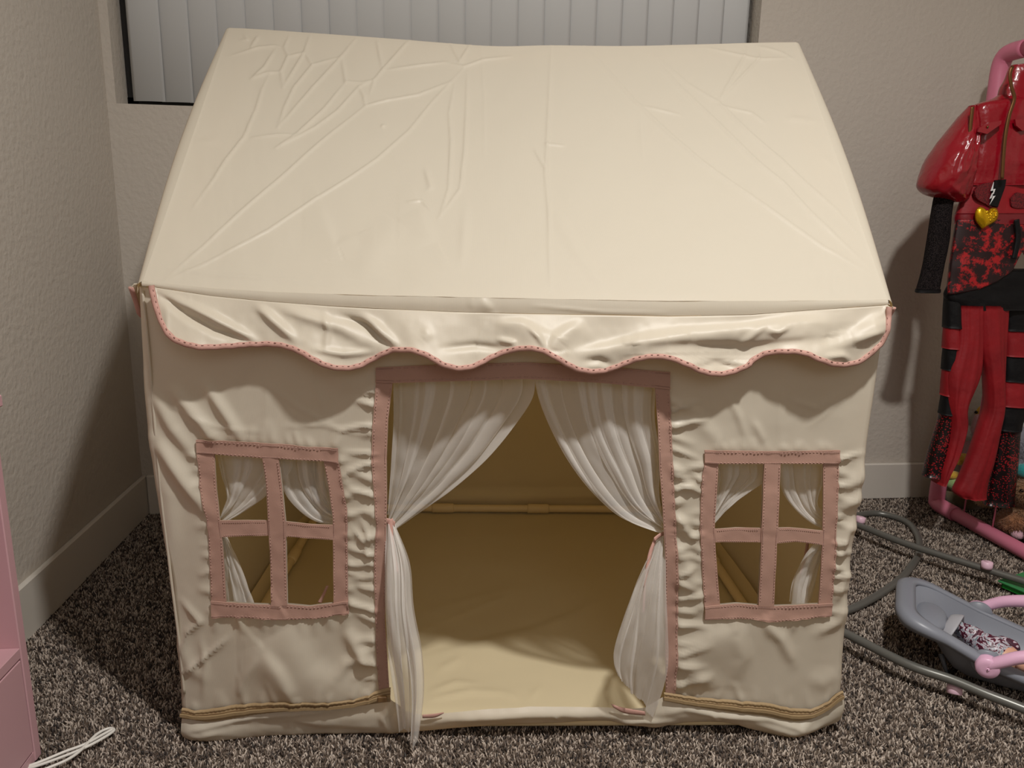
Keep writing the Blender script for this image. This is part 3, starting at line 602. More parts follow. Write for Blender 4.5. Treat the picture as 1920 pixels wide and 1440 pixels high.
def zipper(x0, x1):
    xs_ = np.linspace(x0, x1, 150); a = ip(ziptop, xs_); b = ip(zipbot, xs_)
    ka = np.convolve(np.pad(a, 6, 'edge'), np.ones(13) / 13, 'valid'); kb = np.convolve(np.pad(b, 6, 'edge'), np.ones(13) / 13, 'valid')
    vz = np.linspace(-.12, 1.12, 15); G = np.zeros((15, 150, 3))
    bul = [0, 2.5, 3.5, 2.0, 2.2, 3.4, 4.2, 4.6, 4.2, 3.0, 2.2, 2.6, 3.6, 2.5, 0]
    for j, v in enumerate(vz):
        y_ = ka * (1 - v) + kb * v; h0 = fdisp(np.stack([xs_, ka], -1)) * (1 - v)
        G[j] = ty(xs_, y_, YP - .002); G[j, :, 1] -= h0 + .0025 + .0012 * bul[j] + .0006 * np.sin(xs_ * .8 + j) * (j in (2, 12))
    z_ = sheet('zip_tape', G, m_zip, tent)
    mm = MB(); c = G[7] - np.array([0, .0012, 0])
    for i in range(0, 149):
        for f_ in (0, .5):
            p_ = c[i] * (1 - f_) + c[i + 1] * f_; mm.box(p_ - np.array([.0012, .0015, .0026]), p_ + np.array([.0012, .0012, .0026]))
    mm.build('zip_teeth', m_zip, z_, smooth=False)
    for off_ in (5, 9):
        MB().tube(G[off_] - np.array([0, .0002, 0]), .0007, n=6).build('zip_cord', m_zipd, z_)
    return G
zg = zipper(343, 733); zg2 = zipper(1244, 1578)
p_ = zg[7, -6]; MB().box(p_ + [-.009, -.007, -.005], p_ + [.007, -.001, .005], bev=.001).build('zip_slider', m_zipd, tent, smooth=False)

# floor sheet inside
thr = [(700, 1325), (805, 1327.5), (930, 1316.5), (992, 1313), (1117, 1313), (1142, 1315), (1260, 1320)]
fx = np.linspace(-.598, .598, 180); fy = np.r_[np.linspace(0, .08, 14)[:-1], np.linspace(.08, D_T - .002, 110)]
X, Y = np.meshgrid(fx, fy); Q = proj_t(np.stack([X, Y, 0 * X + .012], -1))
M5 = lambda pts: [(680 + .3125 * a, 1040 + .3125 * b) for a, b in pts]
FLC = [(M5([(380, 600), (700, 520), (1000, 450), (1200, 370), (1400, 270)]), .005, 5, 'f'), (M5([(340, 330), (700, 240), (900, 190)]), .003, 5, 'f'), (M5([(500, 400), (850, 260), (900, 180)]), .002, 5, 'g'), (M5([(370, 450), (430, 430)]), .002, 5, 'g'),
       (M5([(1380, 20), (1400, 200), (1370, 300)]), .002, 6, 'g'), (M5([(400, 830), (560, 770), (700, 780)]), .004, 6, 'g'), (M5([(450, 700), (600, 620)]), .003, 7, 'g'), (M5([(860, 820), (920, 870)]), .003, 4, 's'), (M5([(1010, 870), (1060, 790)]), .003, 4, 's'),
       (M5([(400, 870), (650, 820), (860, 830)]), .004, 6, 'g'), (M5([(560, 60), (620, 100), (560, 180)]), .002, 5, 'g')]
Z = .012 + .004 * fbm(X * 4, Y * 6, 101, 3) * np.minimum(1, Y * 6) + creases(Q, FLC) + .026 * np.exp(-((Y + .004) / .022) ** 2) + .040 * np.clip(1 - (.598 - np.abs(X)) / .04, 0, 1) ** 2 * np.minimum(1, Y / .06) + .012 * np.clip(1 - (D_T - Y) / .03, 0, 1) ** 2
Z = Z - .004 * np.exp(-((Y - .035) / .012) ** 2)
X = np.where(Y < .06, X * (.965 + .035 * Y / .06), X)
sheet('floor_sheet', np.stack([X, Y, Z], -1), m_inner, tent)
# poles and sleeves
zt_ = .775
def pole(a, b, sl=(0.27, 0.73), r=.0115):
    a, b = np.array(a, float), np.array(b, float); o = MB().tube(np.linspace(a, b, 8), r, n=16).build('pole', m_pole, tent)
    for s_ in sl:
        m = MB(); d = (b - a) / np.linalg.norm(b - a); c = a + (b - a) * s_; m.tube(np.array([c - d * .034, c - d * .030, c + d * .030, c + d * .034]), [.0128, .0148, .0148, .0128], n=16); m.build('pole_sleeve', m_pole, o)
xi = .562; zf = .030; yf, yk = .006, D_T - .022
for sx_ in (-1, 1):
    pole((sx_ * xi, yf, zf), (sx_ * xi, yk, zf), (.33, .66)); pole((sx_ * xi, yf, .02), (sx_ * (xi + .012), yf, zt_), (.5,), .010); pole((sx_ * xi, yk, .02), (sx_ * (xi + .01), yk, zt_), (.5,), .010)
    pole((sx_ * .555, yf, zt_ - .02), (sx_ * .555, YR, 1.235), (.5,), .010); pole((sx_ * .555, yk, zt_ - .02), (sx_ * .555, YR, 1.235), (.5,), .010)
pole((-xi, yk, zf), (xi, yk, zf), (.335, .60)); pole((-xi, yf + .002, .020), (xi, yf + .002, .020), (), .010)
pole((-xi, yk, zt_ - .02), (xi, yk, zt_ - .02)); pole((-xi, yf + .004, zt_ - .02), (xi, yf + .004, zt_ - .02)); pole((-.55, YR, 1.225), (.55, YR, 1.225), (.5,))

# curtains
def curtain(name, outer, inner, n, y0, y1, A=.008, fold_=.9, seed=0, nu=240, nvv=70, pinch=.35, hang=None, rag=0, mat=None, ybow=0):
    O = smooth_poly(outer, nvv); I = smooth_poly(inner, nvv); u = np.linspace(0, 1, nu); v = np.linspace(0, 1, nvv)
    rs = np.random.RandomState(seed)
    ph = 2 * np.pi * n * u + 1.1 * np.sin(2 * np.pi * u * 2.3 + rs.uniform(0, 6)) + .8 * np.sin(2 * np.pi * u * 5.1 + rs.uniform(0, 6))
    am = .35 + 1.0 * vnoise(u * n * .8 + seed, u * 0, seed + 5)
    G = np.zeros((nvv, nu, 3))
    for j in range(nvv):
        drift = .5 * math.sin(v[j] * 2.2 + seed) + 1.2 * (vnoise(u * 3 + seed, np.full(nu, v[j] * 2.5), seed + 9) - .5)
        p_ = ph + drift
        uu = np.clip(u + fold_ * (1.55 - .75 * v[j]) * am / (2 * np.pi * n) * np.cos(p_) * 1.25 * np.minimum(1, np.minimum(u, 1 - u) * 10), 0, 1)
        x_ = O[j, 0] * (1 - uu) + I[j, 0] * uu; y_ = O[j, 1] * (1 - uu) + I[j, 1] * uu
        if rag: y_ = y_ + v[j] ** 6 * rag * (vnoise(u * 7, u * 0, seed + 3) - .5) * 2 + v[j] ** 6 * 2.5 * (vnoise(u * 60, u * 0, seed + 4) - .5)
        yy = y0 + (y1 - y0) * v[j] + ybow * math.sin(math.pi * v[j])
        G[j] = ty(x_, y_, yy); lowf = min(1, max(0, v[j] - .35) * 1.6); G[j, :, 1] += A * am * (1 - pinch * v[j]) * ((1 - lowf) * np.sin(p_) + lowf * 1.3 * np.sin(p_ * .37 + 1)) + .003 * fbm(u * 8, np.full(nu, v[j] * 6.), seed + 20, 2)
    return sheet(name, G, mat or m_sheer, tent, label=None)
curtain('door_curtain', [(738, 700), (739, 780), (735, 850), (730, 920), (726, 968)], [(1003, 700), (998, 745), (962, 800), (912, 860), (850, 915), (800, 952), (742, 992)], 8, .013, .010, A=.010, fold_=1.7, seed=3, pinch=.3)
curtain('door_curtain', [(1230, 706), (1226, 780), (1238, 860), (1236, 920), (1244, 975)], [(999, 700), (1014, 760), (1042, 825), (1078, 885), (1120, 935), (1170, 975), (1243, 1000)], 8, .013, .010, A=.010, fold_=1.65, seed=8, pinch=.3)
curtain('curtain_tail', [(726, 975), (722, 1060), (722, 1150), (728, 1230), (740, 1320), (746, 1382)], [(740, 978), (768, 1050), (776, 1140), (792, 1220), (796, 1290), (786, 1378)], 1.7, .004, -.050, A=.014, fold_=1.0, seed=14, pinch=-.3, rag=5, ybow=-.030)
curtain('curtain_tail', [(1247, 992), (1248, 1080), (1251, 1160), (1254, 1240), (1246, 1290), (1226, 1346)], [(1232, 1010), (1200, 1070), (1170, 1140), (1150, 1200), (1148, 1235), (1156, 1262)], 1.9, .004, -.040, A=.013, fold_=1.1, seed=23, pinch=-.3, rag=9, ybow=-.028)
# window curtains
curtain('window_curtain', [(404, 845), (414, 890), (424, 930), (414, 965)], [(548, 850), (546, 882), (505, 925), (460, 958), (414, 984)], 5, .012, .008, A=.006, fold_=1.3, seed=31, nu=120, nvv=40)
curtain('window_curtain', [(616, 855), (614, 900), (622, 940), (636, 965)], [(520, 855), (530, 915), (556, 952), (592, 978), (640, 985)], 5, .012, .008, A=.006, fold_=1.4, seed=37, nu=120, nvv=40)
curtain('window_curtain', [(1342, 862), (1346, 900), (1342, 940), (1332, 965)], [(1436, 865), (1432, 900), (1402, 924), (1368, 950), (1330, 992)], 5, .012, .008, A=.006, fold_=1.5, seed=41, nu=120, nvv=40)
curtain('window_curtain', [(1548, 862), (1542, 905), (1534, 945), (1556, 970)], [(1456, 862), (1466, 918), (1488, 952), (1520, 980), (1556, 998)], 5, .012, .008, A=.006, fold_=1.5, seed=47, nu=120, nvv=40)
curtain('curtain_tail', [(413, 985), (412, 1050), (408, 1100), (405, 1160)], [(417, 985), (440, 1040), (464, 1095), (492, 1165)], 2, .008, .020, A=.006, fold_=1.0, seed=51, nu=80, nvv=30, pinch=-.3)
curtain('curtain_tail', [(1552, 1000), (1538, 1050), (1532, 1095), (1524, 1140)], [(1548, 1000), (1512, 1045), (1488, 1090), (1480, 1128)], 2, .010, .020, A=.006, fold_=1.0, seed=57, nu=80, nvv=30, pinch=-.3)
def ribbon(name, L, R, y, lab=None, y1=None, parent=None):
    a = smooth_poly(L, 24); b = smooth_poly(R, 24); yy = np.linspace(y, y1 if y1 is not None else y, 24); u = np.linspace(0, 1, 5)
    G = np.array([ty(a[:, 0] * (1 - q) + b[:, 0] * q, a[:, 1] * (1 - q) + b[:, 1] * q, yy - .0012 * math.sin(math.pi * q)) for q in u])
    return sheet(name, G, m_pinkhi, tent, thick=.0012)
ribbon('tie_ribbon', [(725, 974), (729, 1000), (736, 1040), (739, 1074)], [(737, 972), (737, 1000), (741, 1035), (748, 1073)], -.006, y1=-.036)
ribbon('tie_ribbon', [(722, 980), (730, 984), (740, 988)], [(723, 971), (732, 973), (741, 978)], -.010, y1=-.004)
ribbon('tie_ribbon', [(1232, 1008), (1222, 1040), (1212, 1090), (1208, 1149)], [(1227, 1008), (1215, 1040), (1208, 1090), (1205, 1149)], -.008, y1=-.046)
ribbon('tie_ribbon', [(1228, 1016), (1236, 1008), (1245, 1003)], [(1226, 1008), (1235, 1001), (1245, 996)], -.014, y1=-.004)
ribbon('tie_ribbon', [(612, 1098), (604, 1115), (596, 1129)], [(616, 1098), (609, 1116), (603, 1131)], .02)
ribbon('tie_ribbon', [(1512, 1015), (1506, 1050), (1499, 1075)], [(1517, 1015), (1513, 1050), (1504, 1078)], .05)
ribbon('tie_ribbon', [(792, 1340), (815, 1338), (832, 1336)], [(792, 1346), (815, 1345), (832, 1337)], -.028)
ribbon('tie_ribbon', [(1146, 1320), (1170, 1327), (1210, 1334)], [(1150, 1326), (1172, 1337), (1210, 1341)], -.028)

# ------------------------------------------------------------ carpet pile
def carpet():
    def inside(px_, py_):
        tx = px_ * cT - py_ * sT; ty_ = px_ * sT + py_ * cT
        return (np.abs(tx) < .60) & (ty_ > .03) & (ty_ < D_T)
    sp = .0045; xs_ = np.arange(XL + .016, XR - .02, sp); ys_ = np.arange(-.42, YB - .016, sp); X, Y = np.meshgrid(xs_, ys_)
    X = (X + RS.uniform(-.5, .5, X.shape) * sp * 1.2).ravel(); Y = (Y + RS.uniform(-.5, .5, Y.shape) * sp * 1.2).ravel()
    k = ~inside(X, Y) & (Y < YB - .016) & (X > XL + .015)
    k &= ~((Y < -.1) & ((X < -1.0 + 0) | (X > 1.25)))
    # leave out what stands far outside the frame
    d = np.stack([X, Y, 0 * X], 1) - CAM; z = d @ FW; u = 960 + F_PX * (d @ RI) / np.maximum(z, .05); v = 720 - F_PX * (d @ UP) / np.maximum(z, .05)
    k &= (u > -260) & (u < 2180) & (v < 1640) & (z > 0)
    X, Y = X[k], Y[k]; n = len(X)
    L = RS.uniform(.006, .011, n); az = RS.uniform(0, 2 * np.pi, n); ln = RS.uniform(.2, 1.1, n); r = RS.uniform(.0010, .0017, n); cur = RS.uniform(-1.5, 1.5, n)
    nr, ns = 3, 3; V = np.zeros((n, nr * ns + 1, 3)); ang = np.arange(ns) * 2 * np.pi / ns
    pos = np.stack([X, Y, np.zeros(n)], 1); 
    for j in range(nr + 1):
        t = j / nr; a2 = az + cur * t; lean = ln * t
        if j:
            stp = L / nr; pos = pos + np.stack([np.cos(a2) * np.sin(lean) * stp, np.sin(a2) * np.sin(lean) * stp, np.cos(lean) * stp], 1)
        if j < nr:
            rr = r * (1, 1.25, 1.0)[j]
            for q in range(ns):
                V[:, j * ns + q, 0] = pos[:, 0] + rr * np.cos(ang[q] + az); V[:, j * ns + q, 1] = pos[:, 1] + rr * np.sin(ang[q] + az); V[:, j * ns + q, 2] = pos[:, 2]
        else: V[:, -1] = pos
    fs = []
    for j in range(nr - 1):
        for q in range(ns): fs += [j * ns + q, j * ns + (q + 1) % ns, (j + 1) * ns + (q + 1) % ns, (j + 1) * ns + q]
    quads = np.array(fs); tri = []
    for q in range(ns): tri += [(nr - 1) * ns + q, (nr - 1) * ns + (q + 1) % ns, nr * ns]
    tri = np.array(tri); nv_ = nr * ns + 1; base = (np.arange(n) * nv_)[:, None]
    loops = np.concatenate([quads[None] + base, tri[None] + base], 1).ravel()
    nq, ntq = len(quads) // 4, len(tri) // 3; tot = np.tile(np.r_[np.full(nq, 4), np.full(ntq, 3)], n); start = np.r_[0, np.cumsum(tot)[:-1]]
    me = bpy.data.meshes.new('carpet_pile'); me.vertices.add(n * nv_); me.vertices.foreach_set('co', V.ravel())
    me.loops.add(len(loops)); me.loops.foreach_set('vertex_index', loops.astype(np.int32)); me.polygons.add(len(tot))
    me.polygons.foreach_set('loop_start', start.astype(np.int32)); me.polygons.foreach_set('loop_total', tot.astype(np.int32))
    me.polygons.foreach_set('use_smooth', np.ones(len(tot), bool)); me.update(calc_edges=True)
    pal = np.array([srgb(204, 190, 176), srgb(172, 157, 143), srgb(132, 117, 105), srgb(90, 77, 68), srgb(52, 43, 38)]); 
    key = np.clip(vnoise(X * 190, Y * 190, 3) * 1.0 + RS.uniform(-.22, .22, n), 0, .999)
    idx = np.searchsorted([.30, .48, .64, .80], key); c = pal[idx] * RS.uniform(.85, 1.12, n)[:, None]; c[:, 3] = 1
    at = me.color_attributes.new('pile', 'FLOAT_COLOR', 'POINT'); at.data.foreach_set('color', np.repeat(c, nv_, 0).ravel())
    q = NT('speckled_brown_carpet_yarn'); b = q.n('ShaderNodeBsdfPrincipled'); b.inputs['Roughness'].default_value = .9; b.inputs['Specular IOR Level'].default_value = .1; b.inputs['Sheen Weight'].default_value = .15
    a = q.n('ShaderNodeAttribute'); a.attribute_name = 'pile'; q.l(a.outputs['Color'], b.inputs['Base Color']); q.l(b.outputs[0], q.out.inputs['Surface'])
    me.materials.append(q.m); o = bpy.data.objects.new('carpet_pile', me); COL.objects.link(o)
    tag(o, 'speckled brown and beige twisted carpet pile covering the floor', 'carpet', kind='stuff'); print('tufts', n)
carpet()
# ------------------------------------------------------------ pink pipe rack on the right
m_pipe = P('pink_plastic_pipe', srgb(216, 126, 152), rough=.4, spec=.4)
rack = empty('toy_rack', (1.5, .95, 0), label='pink plastic pipe rack with a floor rail at the right edge', cat='rack')
def rel(o_, pts): return np.array(pts, float) - np.array(o_, float)
rk = (1.5, .95, 0)
def rtube(name, pts, r, mat=m_pipe, par=rack, org=rk, **k): return MB().tube(rel(org, pts), r, n=20, **k).build(name, mat, par)
BX = 1.50; TZ = 1.405
rtube('post', [(BX, .951, .03), (BX + .003, .951, .7), (BX - .008, .951, 1.37)], .0195)
rtube('post', [(BX, .02, .03), (BX, .02, 1.37)], .0195)
rtube('floor_rail', [(BX, .93, .032), (BX + .012, .60, .030), (BX + .012, .04, .032)], .0205)
rtube('floor_rail', [(1.96, .93, .032), (1.96, .04, .032)], .0205)
rtube('floor_rail', [(BX + .02, .02, .032), (1.96, .02, .032)], .0205)
rtube('top_rail', [(BX - .008, .93, TZ), (BX - .004, .04, TZ)], .0215)
for y_ in (.951, .02):
    rtube('elbow', smooth_poly([(BX - .007, y_, 1.27), (BX - .008, y_, 1.36), (BX - .008, y_ + (-.008 if y_ > .5 else .008), TZ - .012), (BX - .008, y_ + (-.03 if y_ > .5 else .03), TZ), (BX - .008, y_ + (-.09 if y_ > .5 else .09), TZ)], 24), .0245)
    rtube('elbow', smooth_poly([(BX, y_, .12), (BX, y_, .05), (BX, y_ + (-.012 if y_ > .5 else .012), .034), (BX + .001, y_ + (-.09 if y_ > .5 else .09), .032)], 20), .0240)
for cx_, cy_ in ((1808, 957), (1861, 988)):
    b_ = rx(cx_, cy_, BX + .008); rtube('cord', [b_ + [0, 0, -.01], b_ + [0, .0, .12], b_ + [0, 0, 1.36]], .0022)

# ------------------------------------------------------------ hanging costume
m_patent = P('red_patent_vinyl', srgb(146, 8, 28), rough=.25, spec=.5, coat=.5, bump=(28, .35, .012))
m_red = P('red_satin', srgb(160, 16, 28), rough=.6, bump=(40, .3, .006), var=(14, .3, srgb(126, 12, 22)))
m_blackc = P('black_shiny_fabric', srgb(9, 9, 12), rough=.6, spec=.3, bump=(30, .3, .01))
m_mesh = P('black_fishnet', srgb(8, 7, 8), rough=.9, spec=.1, var=(420, .06, srgb(44, 38, 38)))
m_dark = P('dark_red_mesh_inset', srgb(70, 12, 18), rough=.5, var=(300, .1, srgb(120, 20, 30)))
m_brass = P('aged_brass_zip', srgb(120, 84, 50), rough=.35, metal=.7)
m_gold = P('gold_plastic', srgb(232, 186, 30), rough=.22, metal=.75, bump=(60, .2, .004))
m_white = P('white_print', srgb(235, 235, 235), rough=.5)
def lace():
    q = NT('red_with_black_lace_print'); b = q.n('ShaderNodeBsdfPrincipled'); b.inputs['Roughness'].default_value = .55
    tc = q.n('ShaderNodeTexCoord'); n1 = q.n('ShaderNodeTexNoise'); n1.inputs['Scale'].default_value = 38; n1.inputs['Detail'].default_value = 8; n1.inputs['Roughness'].default_value = .75
    q.l(tc.outputs['Object'], n1.inputs['Vector']); r_ = q.n('ShaderNodeValToRGB'); r_.color_ramp.elements[0].position = .42; r_.color_ramp.elements[1].position = .50
    r_.color_ramp.elements[0].color = srgb(176, 24, 30); r_.color_ramp.elements[1].color = srgb(34, 8, 12); q.l(n1.outputs['Fac'], r_.inputs[0]); q.l(r_.outputs[0], b.inputs['Base Color']); q.l(b.outputs[0], q.out.inputs['Surface']); return q.m
def sequin():
    q = NT('black_with_red_sequins'); b = q.n('ShaderNodeBsdfPrincipled'); b.inputs['Roughness'].default_value = .3
    tc = q.n('ShaderNodeTexCoord'); v = q.n('ShaderNodeTexVoronoi'); v.inputs['Scale'].default_value = 190; q.l(tc.outputs['Object'], v.inputs['Vector'])
    r_ = q.n('ShaderNodeValToRGB'); r_.color_ramp.elements[0].position = .30; r_.color_ramp.elements[1].position = .36; r_.color_ramp.elements[0].color = srgb(150, 26, 34); r_.color_ramp.elements[1].color = srgb(14, 8, 10)
    n1 = q.n('ShaderNodeTexNoise'); n1.inputs['Scale'].default_value = 16; q.l(tc.outputs['Object'], n1.inputs['Vector']); ma = q.n('ShaderNodeMath', operation='MULTIPLY_ADD'); ma.inputs[1].default_value = .9; ma.inputs[2].default_value = -.46
    q.l(n1.outputs['Fac'], ma.inputs[0]); ad = q.n('ShaderNodeMath', operation='ADD'); q.l(v.outputs['Distance'], ad.inputs[0]); q.l(ma.outputs[0], ad.inputs[1])
    q.l(ad.outputs[0], r_.inputs[0]); q.l(r_.outputs[0], b.inputs['Base Color']); q.l(b.outputs[0], q.out.inputs['Surface']); return q.m
m_lace, m_seq = lace(), sequin()
YC = .70
cos_o = np.array([1.46, YC, 0.])
cost = empty('costume', cos_o, label='shiny red and black high-collared costume with gold heart belt, hanging from the rack', cat='costume')
def loft_rows(rows_, Y, T, nr=30, n=40, fold_=(0, 1, 0), power=.8, crump=0):
    R_ = smooth_poly(rows_, nr); TT_ = np.broadcast_to(np.interp(np.linspace(0, 1, nr), np.linspace(0, 1, len(np.atleast_1d(T))), np.atleast_1d(T)), (nr,))
    a = np.linspace(0, 2 * np.pi, n, endpoint=False); G = np.zeros((nr, n, 3))
    sg = lambda v, p_: np.sign(v) * np.abs(v) ** p_
    for j in range(nr):
        Lp, Rp = ry(R_[j, 1], R_[j, 0], Y), ry(R_[j, 2], R_[j, 0], Y); c = (Lp + Rp) / 2; h = (Rp - Lp) / 2
        f = 1 + fold_[0] / max(TT_[j], 1e-4) * fbm(np.cos(a) * fold_[1] + 5, np.full(n, j / nr * 2.0), fold_[2], 2)
        if crump: f = f + crump * (ridged(np.cos(a) * 3 + 7, np.full(n, j / nr * 6), fold_[2] + 40, 3) - .45)
        G[j] = c + np.cos(a)[:, None] * h[None] + np.stack([0 * a, -sg(np.sin(a), power) * TT_[j] * f, 0 * a], 1)
    return G
def loft(name, rows_, Y, T, mat, parent, org, nr=30, n=40, fold_=(0, 1, 0), crump=0, cap=True, **k):
    G = loft_rows(rows_, Y, T, nr, n, fold_, crump=crump) - org; m = MB().grid(G, closed_u=True)
    if cap: m.F.append(tuple(range(n))); m.mi.append(0); m.F.append(tuple(range((nr - 1) * n, nr * n))[::-1]); m.mi.append(0)
    return m.build(name, mat, parent, **k)
L_ = lambda name, rows_, T, mat, par=cost, Y=YC, **k: loft(name, rows_, Y, T, mat, par, cos_o, **k)
# trousers (back to front)
def striped(name, rows_, T, Y, bands, seqfrom):
    R_ = smooth_poly(rows_, 60)
    for a, b, mt, nm in bands:
        rr = [(y, x0, x1) for y, x0, x1 in R_ if a - 3 <= y <= b + 3]
        if len(rr) > 2: L_(nm, rr, T, mt, Y=Y, nr=14, fold_=(.004, 2, 5), label={'b': 'black side band', 'r': 'red side band', 's': 'black and red sequinned flare'}[nm_key[mt.name]])
nm_key = {m_blackc.name: 'b', m_red.name: 'r', m_seq.name: 's'}
left = [(552, 1772, 1806), (650, 1770, 1800), (700, 1768, 1797), (760, 1765, 1790), (800, 1757, 1786), (850, 1742, 1778), (893, 1732, 1768)]
striped('l', left, [.022, .026], YC + .006, [(552, 612, m_blackc, 'side_band'), (612, 652, m_red, 'side_band'), (652, 695, m_blackc, 'side_band'), (695, 740, m_red, 'side_band'), (740, 778, m_blackc, 'side_band'), (778, 893, m_seq, 'sequin_flare')], 0)
right = [(552, 1880, 1950), (620, 1884, 1948), (668, 1884, 1945), (762, 1877, 1925), (805, 1872, 1911), (860, 1862, 1907), (946, 1846, 1898)]
striped('r', right, [.022, .026], YC + .002, [(552, 620, m_blackc, 'side_band'), (620, 668, m_red, 'side_band'), (668, 715, m_blackc, 'side_band'), (715, 762, m_red, 'side_band'), (762, 805, m_blackc, 'side_band'), (805, 946, m_seq, 'sequin_flare')], 0)
L_('trouser_leg', [(572, 1795, 1842), (640, 1792, 1840), (700, 1777, 1836), (760, 1776, 1810), (800, 1779, 1808), (850, 1768, 1794), (880, 1759, 1777), (906, 1755, 1762)], [.024, .028, .030], m_red, nr=50, n=60, fold_=(.010, 3, 3), Y=YC - .006)
L_('trouser_leg', [(572, 1832, 1890), (640, 1836, 1886), (700, 1845, 1882), (760, 1848, 1880), (800, 1836, 1874), (860, 1815, 1862), (900, 1798, 1850), (922, 1788, 1847), (932, 1800, 1846)], [.024, .028, .032], m_red, nr=50, n=60, fold_=(.010, 3, 8), Y=YC - .012)
L_('underskirt', [(505, 1800, 1990), (540, 1775, 1992), (558, 1772, 1990), (580, 1792, 1985)], [.030, .034], m_blackc, nr=20, fold_=(.006, 3, 2), crump=.2, Y=YC)
def skirt():
    rows_ = [(412, 1792, 2000), (450, 1786, 2004), (500, 1779, 2008), (553, 1774, 2012)]
    nr, n = 50, 70; R_ = smooth_poly(rows_, nr); G = np.zeros((nr, n, 3)); u = np.linspace(-.05, 1.05, n)
    for i, uu in enumerate(u):
        uc = min(max(uu, 0), 1); yb_ = np.interp(uc, [0, .08, .25, .40, .52, .60, .66, 1], [553, 551, 543, 528, 508, 470, 500, 550])
        for j in range(nr):
            v = j / (nr - 1); y_ = 412 + (yb_ - 412) * v; x0 = np.interp(y_, R_[:, 0], R_[:, 1]); x1 = np.interp(y_, R_[:, 0], R_[:, 2]); x_ = x0 + (x1 - x0) * uc
            yy = YC - .036 * math.sin(math.pi * (uc * .96 + .02)) ** .5 - .004 * fbm(uc * 5, v * 3, 4, 2) + (.02 if uu < 0 or uu > 1 else 0)
            G[j, i] = ry(x_, y_, yy)
    return sheet('skirt', G - cos_o, m_lace, cost, thick=.002)
sk = skirt()
def ribbon_r(name, pts, wpx, y, mat, par, org=cos_o, r3=None):
    p_ = smooth_poly(pts, 40); q = ry(p_[:, 0], p_[:, 1], np.full(40, y)) - org; m = MB().tube(q, wpx, n=8, sy=.5, up=(0, 1, 0)); return m.build(name, mat, par)
ribbon_r('skirt_zip', [(1906, 412), (1909, 440), (1906, 465), (1901, 485)], .008, YC - .046, m_blackc, sk)
L_('bodice', [(325, 1812, 1985), (350, 1808, 1992), (380, 1800, 1998), (406, 1791, 2004)], [.030, .034], m_red, nr=20, fold_=(.004, 3, 6))
L_('belt', [(400, 1792, 2004), (410, 1790, 2006), (420, 1791, 2006)], [.037, .038], P('dark_red_belt', srgb(120, 14, 28), rough=.3, coat=.3), nr=8)
def flatpx(name, poly, y, th, mat, par, org=cos_o, bulge=0.0, **k):
    """a raised patch with an outline, real thickness"""
    p_ = np.array(poly, float); c = p_.mean(0); N = len(p_); rings = [1, .97, .8, .5, .15]; V = []; F = []
    hs = [0, th, th + bulge * .5, th + bulge * .85, th + bulge]
    for r_, h in zip(rings, hs):
        q = c + (p_ - c) * r_; V.append(ry(q[:, 0], q[:, 1], np.full(N, y)) - [0, h, 0])
    V = np.vstack(V) - org
    for k_ in range(4):
        for i in range(N): F.append((k_ * N + i, k_ * N + (i + 1) % N, (k_ + 1) * N + (i + 1) % N, (k_ + 1) * N + i))
    F.append(tuple(range(4 * N, 5 * N))); F.append(tuple(range(N))[::-1]); return MB().add(V, F).build(name, mat, par, smooth=bulge > 0, **k)
cp = lambda pts: smooth_poly(pts + [pts[0]], 48)[:-1]
flatpx('mesh_inset', cp([(1824, 358), (1832, 348), (1850, 343), (1862, 345), (1858, 386), (1845, 383), (1828, 372)]), YC - .028, .006, m_dark, cost)
flatpx('mesh_inset', cp([(1893, 372), (1905, 361), (1922, 366), (1930, 380), (1918, 390), (1896, 388)]), YC - .034, .004, m_dark, cost)
flatpx('black_panel', [(1863, 338), (1884, 336), (1882, 350), (1868, 389), (1852, 385), (1858, 360)], YC - .031, .006, m_blackc, cost)
flatpx('lightning_print', [(1863, 341), (1857, 358), (1862, 357), (1855, 373), (1860, 371), (1855, 384), (1866, 367), (1861, 368), (1866, 354), (1861, 355)], YC - .0375, .0015, m_white, cost)
hb = flatpx('heart_buckle', cp([(1840, 430), (1829, 414), (1828, 398), (1835, 388), (1843, 390), (1849, 399), (1856, 391), (1866, 390), (1871, 399), (1868, 412), (1856, 421)]), YC - .038, .004, m_gold, cost, bulge=.009, label='gold heart shaped buckle')
mo = MB()
for i in range(16): mo.ell(ry(RS.uniform(1849, 1868), RS.uniform(393, 418), YC - .049) - cos_o, (.0035, .003, .003), nu=10, nv=6)
mo.build('roses', m_gold, hb)
# jacket
ms = L_('mesh_sleeve', [(360, 1756, 1788), (400, 1748, 1782), (450, 1740, 1778), (500, 1731, 1768), (540, 1720, 1761), (549, 1718, 1761)], [.022, .020, .018], m_mesh, nr=40, fold_=(.004, 2, 9), crump=.15, Y=YC + .004)
L_('cuff', [(542, 1718, 1762), (548, 1717, 1762)], [.019], m_blackc, par=ms, nr=5, Y=YC + .004)
L_('puff_sleeve', [(198, 1819, 1829), (215, 1806, 1826), (240, 1788, 1825), (270, 1766, 1822), (300, 1748, 1818), (330, 1734, 1815), (350, 1728, 1813), (363, 1737, 1811), (372, 1762, 1810), (379, 1784, 1800)], [.012, .040, .055, .065, .062, .045, .02], m_patent, nr=60, n=70, fold_=(.010, 3, 4), crump=.30)
L_('jacket_body', [(178, 1874, 1940), (186, 1860, 1960), (200, 1826, 1990), (240, 1822, 1998), (290, 1816, 2000), (330, 1812, 1998), (344, 1806, 2000), (348, 1808, 1998)], [.018, .040, .048, .050, .050, .040], m_patent, nr=60, n=90, fold_=(.010, 4, 12), crump=.12)
